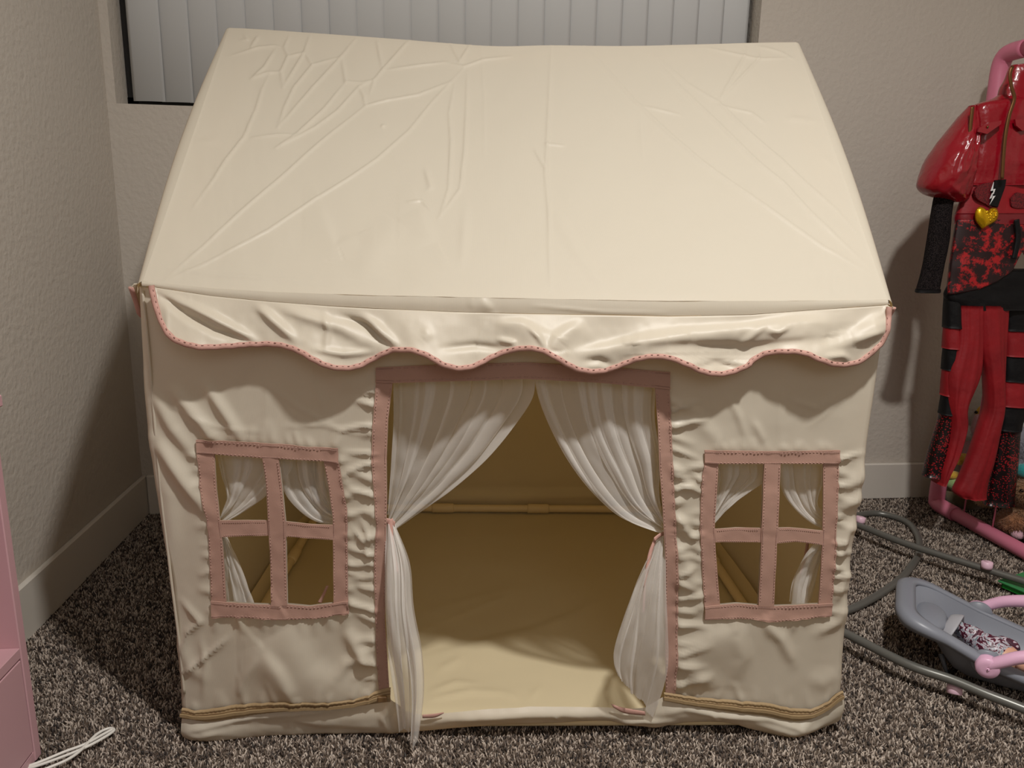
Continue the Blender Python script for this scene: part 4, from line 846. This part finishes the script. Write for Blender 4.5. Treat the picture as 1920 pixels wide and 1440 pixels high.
cl_ = L_('collar', [(122, 1898, 1950), (128, 1894, 1955), (150, 1886, 1962), (165, 1878, 1968), (188, 1872, 1972)], [.024, .030, .036], m_patent, nr=20, fold_=(.006, 3, 2), crump=.1, Y=YC + .002)
ribbon_r('front_zip', [(1899, 124), (1894, 140), (1897, 165), (1902, 185), (1893, 215), (1886, 250), (1882, 290), (1879, 336)], .005, YC - .056, m_brass, cost)
ribbon_r('shoulder_zip', [(1824, 200), (1820, 235), (1818, 265), (1812, 300), (1811, 330)], .005, YC - .046, m_brass, cost)
pk = flatpx('pocket_flap', [(1833, 240), (1852, 230), (1876, 226), (1875, 233), (1848, 252), (1832, 248)], YC - .050, .005, m_patent, cost)
MB().ell(ry(1852, 238, YC - .057) - cos_o, (.003, .002, .003), nu=10, nv=6).build('snap', m_brass, pk)
flatpx('pocket_flap', [(1900, 224), (1925, 222), (1945, 228), (1940, 240), (1914, 246), (1902, 236)], YC - .055, .005, m_patent, cost)
# the far sleeve, outside the frame
L_('puff_sleeve', [(205, 1990, 2003), (240, 1995, 2035), (290, 1998, 2070), (335, 2002, 2090), (360, 2005, 2080), (376, 2010, 2050)], [.012, .055, .06, .03], m_patent, nr=40, n=50, fold_=(.010, 3, 14), crump=.3)
hg_o = np.array([1.47, YC, 1.33])
hg = empty('coat_hanger', hg_o, label='tan hanger holding the red costume on the rack', cat='hanger')
t0 = ry(1930, 138, YC); MB().tube(smooth_poly([t0 + [-.10, 0, -.115], t0 + [-.04, 0, -.065], t0 + [0, 0, .0], t0 + [.04, 0, -.055], t0 + [.10, 0, -.115]], 40) - hg_o, .008, n=14).build('hanger_bar', P('tan_wood', srgb(190, 150, 110), rough=.5), hg)
kx = t0 + [0, 0, .01]; bar = np.array([BX - .006, YC, TZ + .026])
MB().tube(smooth_poly([kx, kx + [0, 0, .02], (kx + bar) / 2 + [0, 0, .01], bar + [-.026, 0, -.01], bar, bar + [.024, 0, -.02]], 40) - hg_o, .0018, n=8).build('hook', P('steel_wire', srgb(180, 180, 180), rough=.3, metal=1), hg)

# ------------------------------------------------------------ soft toys behind the floor rail
def fuzz(m, c, r, n, L, rs):
    d = rs.normal(size=(n, 3)); d /= np.linalg.norm(d, axis=1)[:, None]; p_ = np.array(c) + d * np.array(r)
    for i in range(n):
        t = np.cross(d[i], rs.normal(size=3)); t /= np.linalg.norm(t) + 1e-9; s_ = np.cross(d[i], t); w_ = .0012
        tip = p_[i] + d[i] * L * .8 + t * L * .6 + np.array([0, 0, -L * .4])
        m.add([p_[i] + s_ * w_, p_[i] - s_ * w_, p_[i] + t * w_, tip], [(0, 1, 3), (1, 2, 3), (2, 0, 3)])
def toy(name, label, org, parts, grp=None, cat='soft toy'):
    o = empty(name, org, label=label, cat=cat)
    o['group'] = grp or 'soft toys behind the pink floor rail'
    for nm, mat, els, fz in parts:
        m = MB(); rs = np.random.RandomState(abs(hash(label)) % 1000 if False else len(label) * 7)
        for c, r in els:
            lump = lambda G, D: G * (1 + .06 * fbm(D[..., 0] * 3 + D[..., 2], D[..., 1] * 3, 5, 2))[..., None]
            m.ell(np.array(c) - org, r, fn=lump, nu=28, nv=18)
            if fz: fuzz(m, np.array(c) - org, r, int(fz[0] * (r[0] * r[1] + r[1] * r[2]) * 2.2e5), fz[1], rs)
        m.build(nm, mat, o)
    return o
plush = lambda nm, c: P(nm, c, rough=.95, spec=.1, sheen=.5, bump=(260, .6, .004))
yel = plush('yellow_plush', srgb(222, 178, 72)); yel2 = plush('bright_yellow_plush', srgb(240, 176, 32)); brn = plush('shaggy_brown_plush', srgb(150, 112, 80)); brn2 = plush('ginger_brown_plush', srgb(158, 110, 78))
gry = plush('grey_plush', srgb(128, 128, 136)); pnk = plush('pale_pink_plush', srgb(214, 172, 184)); wht = plush('white_plush', srgb(226, 222, 222)); grn = plush('pale_green_plush', srgb(176, 208, 140)); olv = plush('olive_plush', srgb(112, 98, 70))
tl = plush('teal_plush', srgb(52, 150, 150)); blu = plush('light_blue_plush', srgb(110, 170, 205)); blk = P('black_bead', srgb(8, 8, 8), rough=.15); prp = plush('purple_plush', srgb(132, 104, 160)); bei = plush('beige_plush', srgb(196, 168, 132))
X1 = 1.60
def at(px_, py_, x_=X1): return rx(px_, py_, x_)
a = at(1772, 885, 1.55); b = at(1800, 862, 1.58); c = at(1800, 935, 1.62)
toy('soft_toy', 'olive green bellied toy with pale yellow arms, lying behind the trouser legs', np.array([c[0], c[1], 0.02]),
    [('body', olv, [(c + [.02, .0, .02], (.07, .06, .065))], None), ('belly', grn, [(at(1790, 905, 1.58) + [.01, 0, 0], (.035, .03, .028))], None),
     ('arm', yel, [(a, (.022, .024, .017)), (a + [.022, -.012, -.008], (.028, .020, .014)), (a + [.045, -.02, -.012], (.02, .016, .012))], None), ('arm', yel, [(b, (.022, .018, .018)), (b + [.02, .01, .006], (.02, .014, .012))], None)])
c = at(1838, 775, 1.74)
toy('soft_toy', 'yellow toy propped upright between the two red trouser legs', np.array([c[0], c[1], .02]), [('head', yel, [(c, (.045, .05, .05))], None), ('body', yel, [(c + [.02, 0, -.09], (.05, .05, .07)), (c + [.02, 0, -.19], (.06, .055, .08))], None), ('eye', blk, [(c + [-.04, -.03, .012], (.005, .005, .005))], None)])
c = at(1812, 812, 1.68)
toy('soft_toy', 'white and pink striped toy peeking between the trouser legs', np.array([c[0], c[1], .02]), [('head', wht, [(c, (.024, .028, .028))], None), ('ear', pnk, [(c + [.006, -.03, .035], (.012, .016, .04))], None), ('body', pnk, [(c + [.01, 0, -.09], (.035, .035, .075))], None)])
c = at(1915, 840, 1.62) + np.array([.0, .02, .008])
toy('soft_toy', 'grey toy with teal feet sitting above the brown shaggy bear', np.array([c[0], c[1], .02]), [('body', gry, [(c, (.045, .045, .065)), (c + [.01, 0, -.06], (.045, .045, .05))], (1.2, .006)), ('foot', tl, [(at(1919, 882, 1.57), (.018, .02, .02))], None), ('head', wht, [(c + [.01, -.01, .075], (.03, .03, .028))], None)])
c = at(1916, 790, 1.70)
toy('soft_toy', 'bright yellow toy duckling beside the grey toy', np.array([c[0], c[1], .02]), [('head', yel2, [(c, (.036, .036, .042))], None), ('body', yel2, [(c + [.02, .0, -.09], (.05, .05, .07)), (c + [.03, .0, -.2], (.05, .05, .09))], None)])
c = at(1926, 748, 1.78)
toy('soft_toy', 'light blue toy above the bright yellow toy', np.array([c[0], c[1], .02]), [('head', blu, [(c, (.05, .045, .04))], None), ('body', blu, [(c + [.02, 0, -.11], (.05, .05, .09)), (c + [.02, 0, -.25], (.05, .05, .11))], None)])
c = at(1925, 925, 1.60)
toy('teddy_bear', 'shaggy tan brown bear pressed against the floor rail', np.array([c[0], c[1], .02]), [('head', brn, [(c + [0, -.01, .01], (.052, .05, .045))], (2.4, .012)), ('body', brn, [(c + [.02, 0, -.065], (.06, .06, .055))], (2.4, .012)), ('arm', bei, [(at(1848, 938, 1.58), (.032, .030, .02))], (1, .006)), ('eye', blk, [(c + [-.045, -.03, .02], (.006, .006, .006))], None)], cat='teddy bear')
c = at(1900, 972, 1.58) + np.array([0, -.012, -.004])
toy('teddy_bear', 'ginger brown bear lowest at the right, lying on the carpet behind the rail', np.array([c[0], c[1], .02]), [('body', brn2, [(c, (.05, .045, .036)), (c + [.03, -.08, -.01], (.05, .04, .035))], (2.6, .014)), ('foot', pnk, [(at(1908, 1002, 1.56), (.016, .02, .014))], None), ('bow', prp, [(at(1884, 986, 1.57), (.02, .018, .010))], None)], cat='teddy bear')

# ------------------------------------------------------------ grey tube frame on the carpet
m_tube = P('brushed_grey_tube', srgb(112, 112, 107), rough=.32, spec=.5, metal=.35)
m_cap = P('pale_pink_cap', srgb(238, 200, 218), rough=.4)
fo = np.array([1.0, .4, 0]); fr = empty('tube_stand', fo, label='grey bent metal tube stand with pink caps lying on the carpet', cat='stand')
up1 = [(1.07, .80, .048), (1.11, .755, .050), (1.175, .621, .050), (1.289, .459, .050), (1.337, .391, .050), (1.40, .29, .052), (1.44, .16, .05)]
U = [(1.07, .80, .048), (1.05, .84, .040), (1.08, .89, .022), (1.186, .905, .016), (1.274, .925, .014), (1.322, .885, .014), (1.330, .829, .014), (1.292, .733, .014), (1.222, .63, .014), (1.161, .568, .014), (1.082, .496, .014), (.974, .419, .014), (.873, .360, .014), (.79, .325, .016), (.735, .29, .03), (.722, .25, .045), (.736, .205, .050)]
lo1 = [(.736, .205, .050), (.751, .189, .050), (.811, .076, .050), (.868, .018, .050), (.906, -.027, .048), (.947, -.07, .046), (1.02, -.15, .04), (1.10, -.22, .03)]
for nm, pts in (('upper_rail', up1), ('floor_loop', U), ('lower_rail', lo1)):
    MB().tube(smooth_poly(pts, 90) - fo, .0095, n=16).build(nm, m_tube, fr)
def cap_(p_, d, r=.0135, h=.019):
    p_ = np.array(p_) - fo; d = np.array(d, float); d /= np.linalg.norm(d)
    MB().tube([p_, p_ + d * h * .3, p_ + d * h * .95, p_ + d * h, p_ + d * h * .98, p_ + d * h * .6], [r * .9, r, r, r * .8, r * .55, r * .5], n=20).build('rubber_foot', m_cap, fr)
cap_(rz(1850, 1066, .056), (0, .1, 1)); cap_(rz(1612, 980, .056), (.2, .1, 1)); 
pL = rz(1790, 1284, .034); cap_(pL + [0, .0, -.0], (-.25, -.5, -1.0), h=.018)

# ------------------------------------------------------------ doll carrier
m_gryp = P('grey_blue_plastic', srgb(132, 136, 146), rough=.38, spec=.5)
m_dgry = P('dark_grey_plastic', srgb(84, 86, 92), rough=.45)
m_hand = P('light_pink_plastic', srgb(232, 184, 212), rough=.35)
O_ = np.array([.9313, .0130, 0]); th_ = math.radians(34); EL = np.array([math.cos(th_), -math.sin(th_), 0]); EW = np.array([math.sin(th_), math.cos(th_), 0])
co = O_ + EW * .11
car = empty('doll_carrier', co, label='grey plastic doll carrier with pink handle, on the carpet inside the grey tube stand', cat='toy carrier')
def W_(l, w_, z_): l, w_, z_ = np.broadcast_arrays(l, w_, z_); return l[..., None] * EL + w_[..., None] * EW + z_[..., None] * np.array([0, 0, 1.])   # relative to co
ls = np.r_[-.1385, -.138, -.1365, -.133, -.129, -.125, -.12, np.linspace(-.115, .22, 30), np.linspace(.228, .25, 6)]
def Wd(l): return np.interp(l, [-.1385, -.1380, -.1365, -.133, -.126, -.115, -.095, 0, .15, .22, .24, .25], [.050, .062, .072, .081, .089, .095, .101, .108, .098, .085, .07, .05])
def Rz_(l): return np.interp(l, [-.158, -.10, 0, .10, .18, .25], [.146, .130, .092, .068, .068, .085])
def Bz_(l): return np.interp(l, [-.158, -.13, -.095, -.075, -.05, -.02, .05, .2, .25], [.122, .108, .088, .055, .020, .008, .006, .010, .05])
def sec(l, off, n=36, bot=0.0):
    f = np.linspace(0, np.pi, n); W0 = Wd(l) - off; R0_ = Rz_(l); B0 = min(Bz_(l) + bot, R0_ - .004); c_, s_ = np.cos(f), np.sin(f)
    dep = np.abs(s_) ** .75; w_ = -np.sign(c_) * np.abs(c_) ** .62 * W0 * (1 - .30 * dep)
    return W_(np.full(n, l), w_, R0_ - (R0_ - B0) * dep)
out = np.array([sec(l, .0) for l in ls]); inn = np.array([sec(l, .010, bot=.010) for l in ls])
m = MB().grid(out).grid(inn[:, ::-1]); m.grid(np.stack([out[0], inn[0]])); m.grid(np.stack([out[-1], inn[-1]])); m.grid(np.stack([out[:, 0], inn[:, 0]], 0)); m.grid(np.stack([out[:, -1], inn[:, -1]], 0))
shell = m.build('shell', m_gryp, car)
rim = np.vstack([np.array([W_(l, -Wd(l) + .004, Rz_(l)) for l in ls[::-1]]), np.array([W_(l, Wd(l) - .004, Rz_(l)) for l in ls])])
rim = smooth_poly(np.vstack([rim, rim[:1]]), 240)[:-1]
for _ in range(6): rim = (np.roll(rim, 1, 0) + rim * 2 + np.roll(rim, -1, 0)) / 4
m = MB(); wr = .010 + .0
tv_ = np.roll(rim, -1, 0) - np.roll(rim, 1, 0); tv_ /= np.linalg.norm(tv_, axis=1)[:, None]; nr_ = np.cross(tv_, [0, 0, 1.]); nr_ /= np.linalg.norm(nr_, axis=1)[:, None]
cen = rim.mean(0); nr_ *= np.sign(((rim - cen) * nr_).sum(1))[:, None]
hd = np.clip((-(rim @ EL) - .07) / .06, 0, 1)
prof = [(-.006, .002), (0, .006), (.010, .006), (.017, .000), (.018, -.008), (.014, -.016), (.011, -.014), (.011, -.004), (-.004, -.003)]
RG_ = np.array([rim + nr_ * (a * (1 + .6 * hd))[:, None] + np.outer(1 + .5 * hd * (b < 0), [0, 0, b]) for a, b in prof]); m.grid(RG_, closed_v=True, closed_u=True); m.build('rim', m_gryp, car)
# head pad and harness
m = MB(); hp = [W_(l, 0, z_) for l, z_ in ()]
m.ell(W_(-.098, 0., .104), (.034, .060, .016), rot=np.array([EL, EW, [0, 0, 1.]]).T, nu=28, nv=14); m.build('head_pad', m_gryp, car)
def band(pts, wd_, th2, mat, name, par=car):
    p_ = smooth_poly(pts, 30); return MB().tube(p_, wd_, n=14, sy=th2, up=(0, 0, 1)).build(name, mat, par)
band([W_(-.075, -.05, .085), W_(-.062, -.035, .108), W_(-.050, .0, .118), W_(-.045, .035, .100), W_(-.04, .06, .07)], .013, .22, P('light_grey_strap', srgb(168, 168, 174), rough=.5), 'strap')
m = MB()
m.tube(smooth_poly([W_(.045, -.098, .02), W_(.03, -.100, .01)], 4), .002); 
# pink handle, folded forward
hpath = [W_(-.001, -.122, .088), W_(.02, -.124, .104), (W_(.05, -.122, .122)), W_(.10, -.116, .136), W_(.17, -.098, .140), W_(.22, -.06, .140), W_(.235, 0, .140), W_(.22, .06, .140), W_(.17, .098, .140), W_(.10, .116, .136), W_(.05, .122, .122), W_(.02, .124, .104), W_(-.001, .122, .088)]
hp_ = smooth_poly(hpath, 80); handle = MB().tube(hp_, .0112 + .003 * np.sin(np.linspace(0, np.pi * 2, 80)) ** 2, n=16, sy=1.0, up=(0, 0, 1)).build('handle', m_hand, car)
for sg_ in (-1, 1):
    p0 = W_(0.0, sg_ * .118, .086); 
    hub = MB().tube([p0 - EW * sg_ * .006, p0 - EW * sg_ * .003, p0 + EW * sg_ * .010, p0 + EW * sg_ * .014, p0 + EW * sg_ * .015], [.021, .021, .021, .019, .010], n=32).build('hub', m_hand, handle)
    MB().tube([p0 + EW * sg_ * (.0135 + q_) + (EL * math.cos(t) + np.array([0, 0, math.sin(t)])) * .009 for t, q_ in zip(np.linspace(0, 2 * np.pi, 30), [0] * 30)], .0010, n=6).build('hub_ring', m_hand, hub)
    MB().box(p0 + EW * sg_ * .014 - .003, p0 + EW * sg_ * .014 + .003, bev=.001).build('hub_mark', m_hand, hub)
    MB().tube([p0 - EW * sg_ * .016, p0 - EW * sg_ * .010, p0 - EW * sg_ * .006], [.026, .028, .026], n=32).build('hub_seat', m_gryp, car)
# base runner, darker side recess
m = MB(); 
for sg_ in (-1, 1):
    G = np.array([[W_(l, sg_ * (Wd(l) * (.70 + .19 * v) + .002), Bz_(l) + (.006 + (Rz_(l) - Bz_(l)) * (.10 + .50 * v))) for l in np.linspace(-.03, .20, 24)] for v in np.linspace(0, 1, 8)])
m.grid(G); G2 = G.copy()
for l in (-.075,): m.tube([W_(l, -.065, .050), W_(l + .012, -.066, .030), W_(l + .02, -.066, .012)], .0035, n=10)
m = MB().tube([W_(-.072, -.055, .052), W_(-.062, -.058, .028), W_(-.055, -.058, .010)], [.005, .004, .003], n=10); m.build('kick_stand', m_dgry, car)
# doll lying in the carrier
def outfit():
    q = NT('swirled_multicolour_print'); b = q.n('ShaderNodeBsdfPrincipled'); b.inputs['Roughness'].default_value = .4
    tc = q.n('ShaderNodeTexCoord'); n1 = q.n('ShaderNodeTexNoise'); n1.inputs['Scale'].default_value = 42; n1.inputs['Detail'].default_value = 2; n1.inputs['Distortion'].default_value = 2.5; q.l(tc.outputs['Object'], n1.inputs['Vector'])
    r_ = q.n('ShaderNodeValToRGB'); cr = r_.color_ramp; cr.interpolation = 'CONSTANT'
    for p2, c2 in ((.40, srgb(92, 24, 46)), (.47, srgb(205, 196, 206)), (.54, srgb(128, 150, 158)), (.60, srgb(220, 214, 220)), (.66, srgb(150, 40, 84))): cr.elements.new(p2).color = c2
    cr.elements[0].color = srgb(74, 40, 56); cr.elements[-1].color = srgb(60, 50, 70); q.l(n1.outputs['Fac'], r_.inputs[0]); q.l(r_.outputs[0], b.inputs['Base Color']); q.l(b.outputs[0], q.out.inputs['Surface']); return q.m
m_out = outfit(); m_skin = P('doll_vinyl_skin', srgb(222, 170, 142), rough=.45)
doll = empty('doll', co + W_(.03, 0, .04), label='small baby doll in a swirled print outfit lying in the grey carrier', cat='doll')
do = W_(.03, 0, .04); RTm = np.array([EL, EW, [0, 0, 1.]]).T
def dl(name, els, mat, par=None, fn=None):
    m = MB()
    for (l, w_, z_), r in els: m.ell(W_(l, w_, z_) - do, r, rot=RTm, nu=24, nv=16, fn=fn)
    return m.build(name, mat, par or doll)
body = dl('body', [((.040, -.018, .062), (.030, .030, .026)), ((.072, -.040, .066), (.016, .014, .014))], m_skin)
dl('outfit', [((.020, -.010, .068), (.040, .034, .028)), ((-.018, -.004, .086), (.024, .018, .020)), ((-.030, .022, .078), (.020, .016, .018)), ((.045, .012, .074), (.024, .018, .016))], m_out, body, fn=lambda G, D: G * (1 + .15 * fbm(D[..., 0] * 4, D[..., 1] * 4 + D[..., 2] * 3, 8, 2))[..., None])
dl('foot', [((-.045, -.002, .100), (.012, .010, .010))], m_out, body)
head = dl('head', [((.108, -.048, .074), (.036, .034, .034)), ((.108, -.083, .070), (.005, .005, .006)), ((.120, -.078, .064), (.010, .010, .008))], m_skin)
dl('hair', [((.116, -.044, .084), (.036, .035, .030))], P('brown_doll_hair', srgb(96, 58, 40), rough=.6), head)
for de in (-.012, .012): dl('eye', [((.100 + de, -.079, .076), (.005, .003, .005))], blk, head)
dl('mouth', [((.106, -.082, .060), (.006, .002, .002))], P('doll_lip', srgb(190, 90, 96), rough=.5), head)

# green toy piece
g0 = rz(1935, 1106, .02)
gt = empty('toy_tray', (g0[0], g0[1], 0), label='bright green plastic toy tray at the right edge behind the carrier', cat='toy')
m_grn = P('bright_green_plastic', srgb(24, 150, 52), rough=.3)
m = MB(); m.box((-.045, -.06, .012), (.07, .05, .018), bev=.003)
for lo, hi in (((-.045, -.06, .012), (-.039, .05, .026)), ((.064, -.06, .012), (.07, .05, .026)), ((-.045, -.06, .012), (.07, -.054, .026)), ((-.045, .044, .012), (.07, .05, .026))): m.box(lo, hi, bev=.002)
m.build('tray', m_grn, gt, smooth=False); MB().box((-.052, -.067, .026), (.077, .057, .032), bev=.002).build('lid', P('green_plastic_lid', srgb(60, 140, 84), rough=.3), gt, smooth=False)
gt.rotation_euler[2] = .35

# ------------------------------------------------------------ pink cabinet at the left edge
m_cab = P('pink_painted_cabinet', srgb(202, 160, 166), rough=.45)
CX = -.806; CY = -.004
cb_o = np.array([XL + .016, CY, 0]); cabn = empty('cabinet', cb_o, label='pink cabinet with an open cubby over a drawer, against the left wall', cat='cabinet')
WC, DC, HC = -.62, CX - cb_o[0], .62
zsh = rx(18, 1236, CX)[2]; zdr = rx(22, 1256, CX)[2]; print('shelf z', zsh, zdr)
th2 = .018
m = MB(); m.box((0, -th2, .012), (DC, 0, HC), bev=.0015); m.build('side_board', m_cab, cabn, smooth=False)
m = MB(); m.box((0, WC, .012), (DC, WC + th2, HC), bev=.0015); m.build('side_board', m_cab, cabn, smooth=False)
m = MB(); m.box((0, WC + th2, .03), (.006, -th2, HC - .018)); m.build('back_board', m_cab, cabn, smooth=False)
MB().box((0, WC - .01, HC - .001), (DC + .008, .01, HC + .018), bev=.002).build('top_board', m_cab, cabn, smooth=False)
MB().box((.006, WC + th2, zsh - .018), (DC - .001, -th2, zsh), bev=.001).build('shelf', m_cab, cabn, smooth=False)
MB().box((.006, WC + th2, .012), (DC - .002, -th2, .030)).build('bottom_board', m_cab, cabn, smooth=False)
dr = MB().box((DC - .018, WC + th2 + .002, .034), (DC - .001, -th2 - .002, zsh - .021), bev=.001).build('drawer', m_cab, cabn, smooth=False)
MB().ell((DC + .012, WC / 2, .16), (.012, .012, .012)).build('knob', m_cab, dr)

# white cable
ca = rz(66, 1432, .022); 
pts1 = [(30, 1442), (66, 1432), (120, 1410), (160, 1395), (195, 1376), (212, 1367), (206, 1380), (185, 1392)]
pts2 = [(30, 1444), (66, 1437), (125, 1416), (165, 1399), (198, 1381), (214, 1369), (203, 1366), (180, 1378), (150, 1408), (125, 1425), (90, 1440), (50, 1455)]
c0 = np.array([ca[0], ca[1], 0]); cbl = empty('power_cable', c0, label='white twin cable looping out on the carpet beside the pink cabinet', cat='cable')
m_cb = P('white_cable', srgb(225, 222, 214), rough=.4)
p1 = np.array(smooth_poly(pts1[:6], 60)); q = rz(p1[:, 0], p1[:, 1], np.full(60, .017)) - c0; MB().tube(q, .0026, n=10).build('wire', m_cb, cbl)
p2 = np.array(smooth_poly(pts2, 120)); q = rz(p2[:, 0], p2[:, 1], .015 + .004 * np.linspace(0, 1, 120)) - c0; MB().tube(q, .0026, n=10).build('wire', m_cb, cbl)
